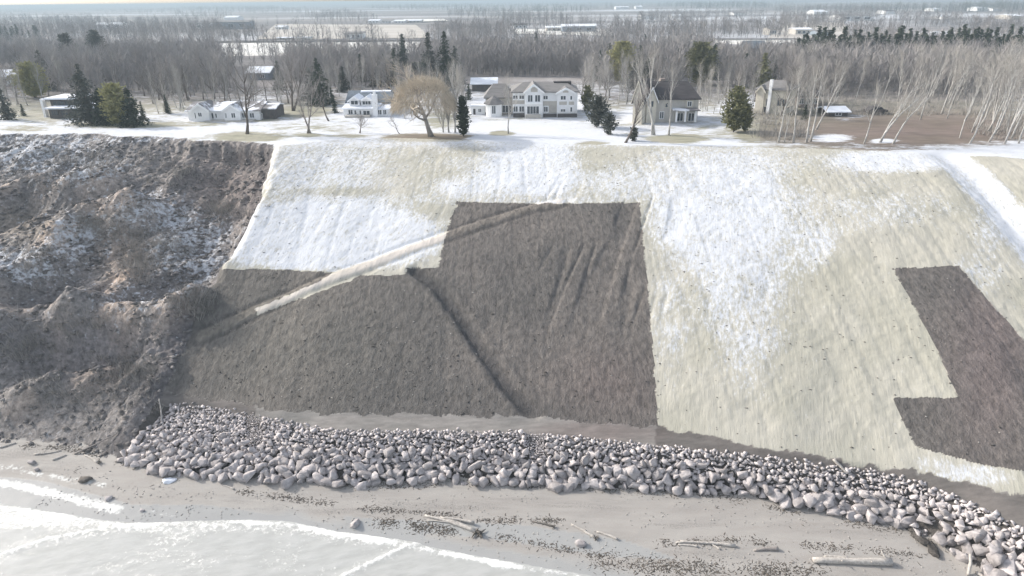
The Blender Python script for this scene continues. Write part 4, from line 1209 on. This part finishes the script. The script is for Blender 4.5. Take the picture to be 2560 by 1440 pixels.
def g1(r):
    while 1:
        px, py = r.uniform(-150, 2700), r.triangular(104, 165, 245)
        if 560 < px < 1060 and 100 < py < 168 and r.random() < (.9 if py < 143 else .7): continue
        if 1780 < px < 2130 and py < 158 and r.random() < .93: continue
        if any(a < px < b and c < py < d for a, b, c, d in FRONT): continue
        if 560 < px < 720 and py > 150 and r.random() < .8: continue
        if py > 200 and 690 < px < 1960 and r.random() < .35: continue
        if not clear_of_houses(px, py): continue
        return px, py
wood('bare_wood', 6000, g1, 301, (6, 10.5), 56, 'twig_grey', 'grey bare wood reaching back behind all the houses')
def g2(r):
    while 1:
        px, py = r.uniform(-200, 2750), 22 + 84 * r.random() ** 1.6
        if vnoise(np.array(px * .006), np.array(py * .09), 3) < .46 and not (px < 560 and py > 60): continue
        if 640 < px < 1090 and 58 < py < 100 and r.random() < .9: continue
        if 1280 < px < 1530 and 70 < py < 90: continue
        if 1780 < px < 2110 and py > 95: continue
        return px, py
wood('far_wood', 6200, g2, 302, (7, 12), 30, 'twig_dark', 'far grey wood between the fields towards the horizon')
def g3(r):
    while 1:
        px, py = r.uniform(-200, 2750), 4 + 26 * r.random()
        if vnoise(np.array(px * .004), np.array(py * .25), 9) < .5: continue
        return px, py
wood('horizon_wood', 7000, g3, 303, (9, 16), 16, 'needle_grey', 'blue-grey line of woods along the horizon')
# brush
def brushes(name, n, gen, seed, mat, label, hr=(.5, 1.6)):
    r = np.random.default_rng(seed)
    P = np.array([gen(r) for _ in range(n)])
    zz = zfun(P[:, 0], P[:, 1]); m = 26
    h = r.uniform(*hr, n)
    az = r.uniform(0, 6.283, (n, m)); sp = r.uniform(0, .8, (n, m)) * h[:, None]
    b = np.stack([P[:, :1] + np.cos(az) * sp, P[:, 1:] + np.sin(az) * sp, zz[:, None] + 0 * az - .05], -1)
    e = b + np.stack([np.cos(az) * .45, np.sin(az) * .45, r.uniform(.5, 1.2, (n, m))], -1) * h[:, None, None]
    sd = r.normal(size=(n, m, 3)); sd[..., 2] = 0; sd *= .020
    V = np.stack([b - sd, b + sd, e], 2).reshape(-1, 3)
    return tag(mesh_np(name, V, np.arange(len(V)).reshape(-1, 3), mat), label, 'brush', kind='stuff')
BR = [(120, 440, 160, 50), (240, 560, 90, 60), (300, 610, 120, 60), (560, 520, 60, 30), (250, 810, 250, 50), (60, 870, 90, 40), (480, 760, 60, 40), (350, 660, 40, 40), (200, 400, 200, 40), (450, 430, 120, 40), (100, 640, 100, 60), (420, 600, 90, 80), (200, 980, 180, 50), (330, 930, 80, 60)]
def gb(r):
    a = BR[r.integers(len(BR))]
    P_ = hit(a[0] + r.normal() * a[2] * .5, a[1] + r.normal() * a[3] * .5)
    return P_[0], P_[1]
brushes('bluff_brush', 850, gb, 311, 'brush', 'tufts of bare brush growing over the slumped bluff', (.4, 1.5))
def gb2(r):
    while 1:
        px, py = r.uniform(1880, 2600), r.uniform(215, 350)
        if 2030 < px < 2420 + (py - 300) * .6 and py > 290: continue
        q = at_z(px, py, 24); return q[0], q[1]
brushes('undergrowth', 620, gb2, 312, 'brush', 'grey undergrowth in the wood at the right', (.6, 2.0))

# ------------------------------------------------------------------ houses
class House:
    def __init__(s, name, label, cat, pxl, pxr, pyb, rz=0.):
        P = at_z((pxl + pxr) / 2, pyb, 24.0)
        s.x0, s.yf, s.z0 = P[0], P[1], gz(P[0], P[1]) - .05
        s.e = empty(name, (s.x0, s.yf, s.z0), rz)
        tag(s.e, label, cat)
    def L(s, px, py, off=0.):
        q = at_y(px, py, s.yf + off)
        return q[0] - s.x0, q[2] - s.z0
    def block(s, pxl, pxr, pye, off, D, mat, name='wall', z0=-.3, parent=None):
        x0, ze = s.L(pxl, pye, off); x1, _ = s.L(pxr, pye, off)
        mb = MB(); mb.box(x0, x1, off, off + D, z0, ze)
        o = mb.build(name, mat, parent or s.e)
        return x0, x1, ze, o
    def gable_x(s, pxl, pxr, pye, pyr, off, D, wm, rm, o=.4, t=.2, z0=-.3, hip=0., snow_ridge=False):
        x0, ze = s.L(pxl, pye, off); x1, _ = s.L(pxr, pye, off); zr = s.L(pxl, pyr, off + D / 2)[1]
        sl = (zr - ze) / (D / 2); c = off + D / 2
        if hip == 0:
            mb = MB(); mb.prism([(off, z0), (off, ze), (c, zr), (off + D, ze), (off + D, z0)], 'x', x0, x1); mb.build('wall', wm, s.e)
            mb = MB(); mb.prism([(off - o, ze - sl * o + .004), (c, zr + .004), (off + D + o, ze - sl * o + .004), (off + D + o, ze - sl * o + t), (c, zr + t * 1.2), (off - o, ze - sl * o + t)], 'x', x0 - o, x1 + o)
        else:
            mb = MB(); mb.box(x0, x1, off, off + D, z0, ze); mb.build('wall', wm, s.e)
            mb = MB(); a, b, c0, d = x0 - o, x1 + o, off - o, off + D + o; zz = ze + .004
            mb.add([(a, c0, zz), (b, c0, zz), (b, d, zz), (a, d, zz), (a, c0, zz + t), (b, c0, zz + t), (b, d, zz + t), (a, d, zz + t), (x0 + hip, c, zr), (x1 - hip, c, zr)],
                   [(3, 2, 1, 0), (0, 1, 5, 4), (1, 2, 6, 5), (2, 3, 7, 6), (3, 0, 4, 7), (4, 5, 9, 8), (6, 7, 8, 9), (5, 6, 9), (7, 4, 8)])
        r = mb.build('roof', rm, s.e)
        return r
    def gable_y(s, pxl, pxr, pye, pya, off, D, wm, rm, trim='trim_white', o=.35, t=.2, z0=-.3, turn=0.):
        x0, ze = s.L(pxl, pye, off); x1, _ = s.L(pxr, pye, off); c = (x0 + x1) / 2; za = s.L((pxl + pxr) / 2, pya, off)[1]
        sl = (za - ze) / (c - x0)
        mb = MB(); mb.prism([(x0, z0), (x1, z0), (x1, ze), (c, za), (x0, ze)], 'y', off, off + D); w_ = mb.build('wall', wm, s.e)
        mb = MB(); mb.prism([(x0 - o, ze - sl * o + .004), (c, za + .004), (x1 + o, ze - sl * o + .004), (x1 + o, ze - sl * o + t), (c, za + t * 1.3), (x0 - o, ze - sl * o + t)], 'y', off - .3, off + D)
        r = mb.build('roof', rm, s.e)
        if trim:
            mb = MB(); mb.prism([(x0 - o, ze - sl * o - .12), (c, za - .14), (x1 + o, ze - sl * o - .12), (x1 + o, ze - sl * o + t + .03), (c, za + t * 1.3 + .03), (x0 - o, ze - sl * o + t + .03)], 'y', off - .38, off - .303)
            mb.build('bargeboard', trim, r)
        if turn:
            M = Matrix.Translation((c, off + 1.2, 0)) @ Matrix.Rotation(turn, 4, 'Z') @ Matrix.Translation((-c, -off - 1.2, 0))
            w_.matrix_local = M; r.matrix_local = M
        return r
    def slab(s, pxl, pxr, py0, py1, off0, off1, mat, name='roof', t=.2, o=.3):
        """sloping sheet of roof from the eave (py0 at off0) up to (py1 at off1)"""
        x0, za = s.L(pxl, py0, off0); x1, _ = s.L(pxr, py0, off0); zb = s.L(pxl, py1, off1)[1]
        mb = MB(); mb.prism([(off0 - o, za), (off1, zb), (off1, zb + t), (off0 - o, za + t)], 'x', x0 - o, x1 + o)
        return mb.build(name, mat, s.e)
    def rect(s, name, mat, pxl, py0, pxr, py1, off=0., d0=-.03, d1=.0, parent=None):
        x0, z1 = s.L(pxl, py0, off); x1, z0 = s.L(pxr, py1, off)
        mb = MB(); mb.box(x0, x1, off + d0, off + d1 - .003, z0, z1)
        return mb.build(name, mat, parent or s.e)
    def window(s, pxl, py0, pxr, py1, off=0., n=2, name='window', fm='trim_white', w=.09):
        x0, z1 = s.L(pxl, py0, off); x1, z0 = s.L(pxr, py1, off)
        f = MB(); a, b = off - .08, off - .003
        f.box(x0, x1, a, b, z0 - w, z0); f.box(x0, x1, a, b, z1, z1 + w); f.box(x0 - w, x0, a, b, z0 - w, z1 + w); f.box(x1, x1 + w, a, b, z0 - w, z1 + w)
        for k_ in range(1, n):
            xm = x0 + (x1 - x0) * k_ / n; f.box(xm - .04, xm + .04, a + .01, b, z0, z1)
        fo = f.build(name, fm, s.e)
        p = MB(); p.box(x0, x1, off - .035, off - .006, z0, z1); p.build('pane', 'glass', fo)

# large two-storey house with its sunroom wing
h = House('two_storey_house', 'large white two-storey house with twin front gables and grey roof', 'house', 1282, 1444, 292)
h.gable_x(1282, 1444, 232, 205, 0, 10, 'wall_white', 'roof_grey', hip=2.2)
h.gable_x(1214, 1281.5, 246, 209, 3.5, 8, 'wall_beige', 'roof_grey', hip=1.5)
h.gable_y(1312, 1357, 231, 213, -1.0, 6, 'wall_white', 'roof_grey')
h.gable_y(1393, 1436, 233, 222, -.6, 5, 'wall_white', 'roof_grey')
x, z = h.L(1384, 205, 5); mb = MB(); mb.box(x, x + 3.6, 4.2, 5.8, z - 1.2, z + .15); mb.build('chimney', 'roof_dark', h.e)
for a in [(1283, 239, 1294, 247), (1298.5, 239, 1310, 247), (1359, 240, 1369, 248)]: h.window(*a)
h.window(1320, 238, 1331, 254, -1.0); h.window(1338, 238, 1350, 254, -1.0)
h.window(1318, 266, 1347, 284, -1.0, 4, 'patio_door')
h.window(1402, 240, 1414, 249, -.6); h.window(1426, 240, 1430, 249, -.6, 1)
h.window(1402, 273, 1413, 279, -.6); h.window(1426, 268, 1430, 279, -.6, 1)
for a in [(1284, 266, 1294, 279), (1298.5, 266, 1310, 279), (1360, 267, 1369, 279)]: h.window(*a)
for a in [(1282.5, 251, 1311, 260, 0), (1358, 253, 1392, 264, 0), (1372, 264, 1392, 282, 0), (1398, 254, 1417, 262, -.6), (1422, 254, 1435, 262, -.6)]: h.rect('siding_panel', 'wall_beige', a[0], a[1], a[2], a[3], a[4], -.02)
h.rect('gable_panel', 'wall_beige', 1327, 218, 1344, 230, -1.0, -.02); h.rect('gable_panel', 'wall_beige', 1407, 226, 1421, 231.5, -.6, -.02)
h.rect('balcony', 'trim_white', 1314, 255.5, 1354, 260, -1.0, -.35, 0)
h.rect('plinth', 'wall_dark', 1283, 283, 1311, 292, 0, -.5); h.rect('plinth', 'wall_dark', 1358, 284, 1392, 293, 0, -.5); h.rect('plinth', 'wall_dark', 1394, 284, 1442, 294, -.6, -.5)
h.rect('porch', 'wall_beige', 1314, 286, 1352, 294, -1.0, -.8)
def octo(h, px, py_e, py_a, rad, yc, wm, rm):
    x, ze = h.L(px, py_e, yc - rad); za = h.L(px, py_a, yc)[1]
    q = [(x + rad * math.cos(R(22.5 + 45 * k_)), yc + rad * math.sin(R(22.5 + 45 * k_))) for k_ in range(8)]
    mb = MB(); mb.add([(a, b, -.2) for a, b in q] + [(a, b, ze) for a, b in q], [tuple(range(7, -1, -1)), tuple(range(8, 16))] + [(i, (i + 1) % 8, (i + 1) % 8 + 8, i + 8) for i in range(8)])
    w = mb.build('sunroom_wall', wm, h.e)
    q2 = [(x + (rad + .45) * math.cos(R(22.5 + 45 * k_)), yc + (rad + .45) * math.sin(R(22.5 + 45 * k_))) for k_ in range(8)]
    mb = MB(); mb.add([(a, b, ze + .004) for a, b in q2] + [(a, b, ze + .16) for a, b in q2] + [(x, yc, za)], [tuple(range(7, -1, -1))] + [(i, (i + 1) % 8, (i + 1) % 8 + 8, i + 8) for i in range(8)] + [(i + 8, (i + 1) % 8 + 8, 16) for i in range(8)])
    mb.build('sunroom_roof', rm, h.e)
octo(h, 1234, 262, 238, 1.75, 1.6, 'wall_white', 'roof_grey')
h.window(1230, 265, 1239, 284, -.02, 2, 'sunroom_window')
h.window(1249, 264, 1278, 280, 3.5, 4)
h.window(1216, 266, 1224, 284, 3.5, 1, 'sunroom_window')
h2_ = House('pool_house', 'low white garden building with snowy top left of the sunroom', 'shed', 1176, 1212, 288)
h2_.block(1178, 1212, 266, 1, 3, 'wall_white'); h2_.slab(1178, 1212, 266, 262, .8, 4.2, 'roof_snow', o=.2)
h2_.window(1196, 272, 1203, 280, 1.0)
h2_.rect('door', 'wall_dark', 1183, 272, 1189, 287, 1.0)

# house with the chimney
h = House('chimney_house', 'white house with tall front chimney and twin arched dormers', 'house', 854, 980, 291)
h.block(858, 976, 273, 0, 4.5, 'wall_white')
h.slab(858, 944, 273, 259, 0, 4.5, 'roof_snow')
h.slab(945, 976, 274, 262, 0, 4.5, 'roof_snow')
h.gable_x(868, 974, 256, 229, 4.5, 8, 'wall_white', 'roof_blue')
h.slab(906, 974, 231.5, 229, 8.0, 8.5, 'roof_snow', 'roof_snow', .3, .3)
h.gable_y(873, 899, 252, 243, 1.6, 5, 'wall_white', 'roof_snow'); h.gable_y(902, 931, 252, 244, 1.6, 5, 'wall_white', 'roof_snow')
h.window(877, 252, 895, 261, 1.6, 2); h.window(906, 253, 927, 261, 1.6, 3)
x, z = h.L(929, 237, -.35); x2, z2 = h.L(940, 226, -.35)
mb = MB(); mb.box(x, x2, -.5, .6, -.2, z); mb.box(x + .25, x2 - .25, -.35, .45, z, z2 - .1); mb.build('chimney', 'trim_white', h.e)
h.window(871, 275, 882, 285, 0, 2); h.window(886, 276, 891, 285, 0, 1); h.window(899, 276, 903, 286, 0, 1); h.window(908, 277, 925, 289, 0, 2, 'patio_door'); h.window(944, 275, 954, 286, 0, 2); h.window(958, 275, 966, 286, 0, 2)
h.rect('deck', 'wall_beige', 866, 287, 928, 292, 0, -1.6)

# long white bungalow
h = House('bungalow', 'long low white bungalow with patchy snow on its roofs', 'house', 470, 648, 301)
h.gable_x(468, 648, 278, 257, 0, 9, 'wall_white', 'roof_patchy')
h.gable_y(478, 520, 277, 262, -1.2, 6, 'wall_white', 'roof_patchy'); h.gable_y(558, 598, 277, 264, -1.2, 6, 'wall_white', 'roof_patchy')
h.gable_x(650, 686, 272, 260, 1.0, 6, 'wall_dark', 'roof_patchy')
for a in [(486, 282, 491, 296, -1.2, 1, 'door'), (495, 282, 505, 291, -1.2, 2), (523, 283, 535, 296, 0, 2), (538, 284, 543, 294, 0, 1), (562, 283, 568, 295, -1.2, 2), (578, 283, 589, 294, -1.2, 2), (604, 283, 616, 294, 0, 2), (624, 283, 636, 294, 0, 2)]: h.window(*a)
h.window(652, 284, 657, 298, 1.0, 1, 'door')
x, z = h.L(548, 252, 4.5); mb = MB(); mb.box(x, x + .9, 4.2, 5.0, z - 1.5, z); mb.build('chimney', 'wall_brick', h.e)
h.rect('patio', 'wall_beige', 520, 299, 640, 303, 0, -2.0)

# dark flat-roofed house
h = House('flat_roof_house', 'dark two-level house with flat snow-covered roofs', 'house', 118, 232, 296)
h.block(120, 230, 273, 0, 8, 'wall_dark'); h.block(124, 182, 249, 3, 6, 'wall_dark', z0=1)
x0, z = h.L(116, 272, 0); x1, _ = h.L(232, 272, 0); mb = MB(); mb.box(x0, x1, -.8, 8.5, z, z + .28); mb.build('roof', 'roof_snow', h.e)
x0, z = h.L(114, 248, 3); x1, _ = h.L(184, 248, 3); mb = MB(); mb.box(x0, x1, 2.0, 9.6, z, z + .3); mb.build('roof', 'roof_snow', h.e)
for a in [(128, 276, 146, 288, 0, 3), (152, 276, 170, 288, 0, 3), (184, 276, 200, 290, 0, 2)]: h.window(*a, fm='wall_dark')
h.window(132, 253, 172, 264, 3, 4, fm='wall_dark')
x, z = h.L(112, 290, 2.5); mb = MB(); mb.box(x, x + .5, 2.2, 3.2, 0, h.L(112, 247, 2.5)[1]); mb.build('chimney', 'trim_white', h.e)

# steep-roofed house
h = House('steep_roof_house', 'cream house with tall pointed gable and steep dark roof', 'house', 1592, 1750, 306)
h.gable_x(1606, 1747, 250, 203, 0, 9, 'wall_beige', 'roof_dark', hip=1.3)
h.gable_y(1592, 1617, 246, 204, -1.6, 6, 'wall_cream', 'roof_dark', 'wall_cream', turn=R(-32)); h.gable_y(1618, 1642, 247, 220, -.6, 5, 'wall_cream', 'roof_dark', 'trim_white')
h.window(1626, 253, 1633, 267, -.6, 1, fm='wall_cream'); h.window(1664, 257, 1669, 268, 0, 1, fm='wall_cream')
h.rect('window_surround', 'wall_cream', 1715, 250.5, 1733, 270, 0, -.05); h.window(1720, 254, 1728, 265, -.06, 2)
h.slab(1688, 1748, 278, 272, -2.6, 0, 'roof_patchy', 'porch_roof', .2, .2)
for px in (1690, 1712, 1738): h.rect('porch_post', 'trim_white', px, 278, px + 2, 305, -2.4, -.1, .1)
for a in [(1650, 280, 1658, 296), (1694, 283, 1706, 302), (1722, 283, 1734, 302)]: h.window(*a)
x, z = h.L(1650, 200, 5); mb = MB(); mb.box(x, x + 1.0, 4.6, 5.6, z - 3, z + .3); mb.build('chimney', 'wall_brick', h.e)

# cream house turned to the sun
h = House('cream_house', 'sunlit cream house with white chimney behind the leftmost birches', 'house', 1894, 1940, 284, R(-34))
h.gable_x(1893, 1968, 226, 199, 0, 8, 'wall_cream', 'roof_grey', hip=1.6)
h.window(1944, 244, 1952, 262, 0, 2, fm='wall_beige'); h.window(1956, 246, 1963, 262, 0, 2, fm='wall_beige')
h.window(1900, 243, 1907, 261, 0, 2, fm='wall_beige'); h.window(1917, 248, 1923, 264, 0, 2, fm='wall_beige'); h.window(1904, 268, 1920, 281, 0, 3, fm='wall_beige')
h.gable_y(1898, 1916, 229, 218, -.5, 3, 'wall_cream', 'roof_grey', 'wall_cream')
x, z = h.L(1929, 199, -.4); mb = MB(); mb.box(x, x + .6, -.6, 0, -.1, z); mb.build('chimney', 'trim_white', h.e)

def simple(name, label, cat, x0, x1, pt, pe, pb, D, wm, rm, wins=2, hip=0., chim=False, doors=0):
    h = House(name, label, cat, x0, x1, pb)
    h.gable_x(x0, x1, pe, pt, 0, D, wm, rm, hip=hip, o=.5)
    hh = pb - pe
    for i in range(wins):
        c = x0 + (x1 - x0) * (i + .7) / (wins + .4); w = (x1 - x0) / (wins + 1) * .28
        h.window(c - w, pe + hh * .22, c + w, pe + hh * .68, 0, 2)
    for i in range(doors):
        c = x0 + (x1 - x0) * (i + .5) / doors; w = (x1 - x0) / doors * .34
        h.rect('garage_door', 'wall_dark', c - w, pe + hh * .2, c + w, pb, 0, -.05)
    if chim:
        x, z = h.L(x0 + (x1 - x0) * .7, pt, D / 2); mb = MB(); mb.box(x, x + .8, D / 2 - .4, D / 2 + .4, z - 1.5, z + .8); mb.build('chimney', 'wall_brick', h.e)
    return h
simple('house', 'white house with snowy roof cut by the left edge', 'house', -30, 54, 176, 192, 214, 10, 'wall_white', 'roof_snow', 3)
simple('house', 'small grey house with snowy roof above the bungalow', 'house', 617, 672, 168, 182, 200, 8, 'wall_blue', 'roof_snow', 2)
simple('garage', 'open garage with snowy roof behind the sunroom wing', 'garage', 1180, 1240, 196, 210, 228, 7, 'wall_dark', 'roof_snow', 0, doors=2)
simple('house', 'blue-grey house with hipped roof among dark spruces', 'house', 1818, 1885, 119, 136, 156, 10, 'wall_blue', 'roof_blue', 3, 2.0, True)
simple('house', 'taller blue-grey house rising behind the hipped one', 'house', 1868, 1916, 103, 120, 146, 9, 'wall_blue', 'roof_blue', 2)
simple('shed', 'low shed under snow behind the tilted birch', 'shed', 2072, 2120, 268, 280, 291, 5, 'wall_dark', 'roof_snow', 1)
simple('house', 'brown house glimpsed through the right-hand birches', 'house', 1992, 2050, 222, 240, 268, 8, 'wall_brick', 'roof_dark', 3)
simple('house', 'house with pale sunlit roof before the right-hand fields', 'house', 2326, 2400, 80, 92, 106, 14, 'wall_beige', 'roof_snow', 2)
simple('house', 'small white gabled house left of the pale sunlit roof', 'house', 2196, 2236, 86, 95, 104, 10, 'wall_white', 'roof_grey', 2)
simple('garage', 'grey double garage behind the dark spruces', 'garage', 1566, 1640, 99, 106, 116, 9, 'wall_blue', 'roof_snow', 0, doors=3)
FAR = [(238, 304, 57, 62, 70, 'white', 'snow', 'long white barn alone in the left distance', 'barn'), (530, 624, 52, 56, 73, 'blue', 'grey', 'long blue-grey hall in the left distance', 'warehouse'),
       (474, 522, 57, 61, 72, 'white', 'grey', 'low white annex left of the blue-grey hall', 'warehouse'), (560, 592, 40, 44, 50, 'white', 'snow', 'far white farmhouse above the blue-grey hall', 'farmhouse'),
       (688, 712, 64, 68, 75, 'white', 'snow', 'small white house at the stubble field corner', 'house'), (920, 948, 49, 52, 58, 'white', 'snow', 'first white house of the far row', 'house'),
       (955, 978, 50, 53, 58, 'white', 'grey', 'second white house of the far row', 'house'), (985, 1012, 50, 53, 58, 'white', 'snow', 'third white house of the far row', 'house'), (1020, 1052, 49, 52, 57, 'beige', 'snow', 'last beige house of the far row', 'house'),
       (862, 905, 80, 85, 98, 'white', 'grey', 'white shed beside the far road', 'shed'), (690, 770, 93, 95, 99, 'white', 'snow', 'very low white sheds along the far road', 'shed'),
       (1366, 1404, 66, 69, 79, 'beige', 'snow', 'pale block at the end of the long grey hall', 'warehouse'), (1406, 1490, 61, 66, 81, 'blue', 'snow', 'long grey hall behind a white yard', 'warehouse'),
       (1285, 1318, 58, 63, 71, 'white', 'dark', 'white farmhouse under a dark tree', 'farmhouse'), (1552, 1582, 70, 74, 82, 'blue', 'grey', 'far grey house right of the long hall', 'house'),
       (1605, 1640, 36, 40, 48, 'white', 'grey', 'far white house with pale roof in mid distance', 'house'), (1680, 1705, 36, 39, 44, 'white', 'snow', 'tiny white house right of centre', 'house'),
       (1540, 1572, 16, 18, 23, 'white', 'snow', 'tiny white hall close to the horizon', 'hall'), (1590, 1606, 14, 17, 22, 'white', 'snow', 'tiny white tower house close to the horizon', 'house'),
       (1835, 1862, 30, 33, 38, 'white', 'grey', 'tiny white farm in the right distance', 'farmhouse'), (1924, 1942, 68, 73, 88, 'beige', 'grey', 'tall pale house by the far right road', 'house'),
       (1990, 2030, 70, 74, 88, 'beige', 'snow', 'flat pale house with carport by the far road', 'house'), (2045, 2084, 75, 81, 92, 'blue', 'grey', 'blue-grey house by the far road', 'house'),
       (2036, 2068, 25, 30, 36, 'white', 'snow', 'white farmhouse with snowy yard far right', 'farmhouse'), (2100, 2186, 37, 40, 52, 'white', 'grey', 'long bright white hall in the right distance', 'hall'),
       (2215, 2240, 25, 28, 35, 'white', 'dark', 'white cottage beside far dark conifers', 'cottage'), (2335, 2352, 20, 23, 28, 'white', 'snow', 'tiny white house near the right horizon', 'house'),
       (2444, 2468, 17, 21, 27, 'white', 'snow', 'left of two white houses near the right horizon', 'house'), (2484, 2508, 19, 22, 27, 'white', 'grey', 'right of two white houses near the right horizon', 'house'),
       (2360, 2372, 40, 43, 48, 'white', 'snow', 'tiny lone white hut on the right plain', 'hut'), (2530, 2556, 36, 40, 48, 'beige', 'snow', 'pale house cut by the right edge', 'house')]
for x0, x1, pt, pe, pb, wm, rm, lb, ct in FAR:
    simple(ct, lb, ct, x0, x1, pt, pe, pb, 12 if pb > 60 else 25, 'wall_' + wm, 'roof_' + rm, 3 if pb > 50 else 0)

# parked car behind the right-hand birches
P = at_z(2188, 284, 24.0)
e = empty('parked_car', (P[0], P[1], gz(P[0], P[1])), R(8)); tag(e, 'dark parked car on the bare earth behind the birches', 'car')
mb = MB(); mb.prism([(-2.1, .35), (2.1, .35), (2.15, .8), (1.2, .95), (.6, 1.42), (-1.1, 1.45), (-1.8, 1.0), (-2.15, .9)], 'y', -.85, .85); mb.build('body', 'wall_dark', e)
mb = MB(); mb.prism([(-1.0, 1.0), (.95, 1.0), (.55, 1.36), (-.95, 1.38)], 'y', -.865, .865); mb.build('window', 'glass', e)
for sx in (-1.3, 1.3):
    for sy in (-.88, .72):
        mb = MB(); mb.prism([(sx + .33 * math.cos(6.283 * i / 14), .33 + .33 * math.sin(6.283 * i / 14)) for i in range(14)], 'y', sy, sy + .16); mb.build('wheel', 'roof_dark', e)

# utility poles by the far road
for i, (px, py, tp) in enumerate([(706, 118, 104), (776, 115, 103), (864, 98, 82), (873, 98, 83)]):
    P = at_z(px, py, 24); hh = (py - tp) / pxm(px, py)
    e = empty('utility_pole', P); mb = MB(); mb.tube([(0, 0, -.2), (0, 0, hh)], [.2, .14], 6); mb.build('pole', 'bark_dark', e)
    mb = MB(); mb.box(-1.1, 1.1, -.08, .08, hh - 1.1, hh - .9); mb.build('crossarm', 'bark_dark', e)
    tag(e, ['wooden utility pole left in the white field', 'wooden utility pole in the middle of the white field', 'left one of two poles by the white shed', 'right one of two poles by the white shed'][i], 'utility pole')

# ------------------------------------------------------------------ the air
m = bpy.data.materials.new('haze'); m.use_nodes = True
m.node_tree.nodes.remove(m.node_tree.nodes['Principled BSDF'])
pv = m.node_tree.nodes.new('ShaderNodeVolumePrincipled')
pv.inputs['Color'].default_value = (0.46, 0.565, 0.64, 1)
pv.inputs['Density'].default_value = HAZE
pv.inputs['Anisotropy'].default_value = 0.1
m.node_tree.links.new(pv.outputs[0], m.node_tree.nodes['Material Output'].inputs['Volume'])
MATS['haze'] = m
mb = MB(); mb.box(-9600, 9600, -4300, 11600, -6, 47.6)
tag(mb.build('haze', 'haze'), kind='stuff')

r_ = np.random.default_rng(41)
P = r_.uniform([-48, 34], [48, 66], (9000, 2))
P = P[(P[:, 1] > y_wat(P[:, 0]) + .4) & (P[:, 1] < y_toe(P[:, 0]) + .2)]
P = P[vnoise(P[:, 0] * .25, P[:, 1] * .8, 6) > .42]
scatter('beach_pebbles', 'clod_pale', P[:1500], .03, .09, 1.6, 42, 'pale pebbles strewn over the sand', 'pebbles', .6)
scatter('beach_bark', 'debris', P[1500:2100], .015, .05, 7.0, 43, 'dark bits of bark strewn over the sand', 'debris', .6)
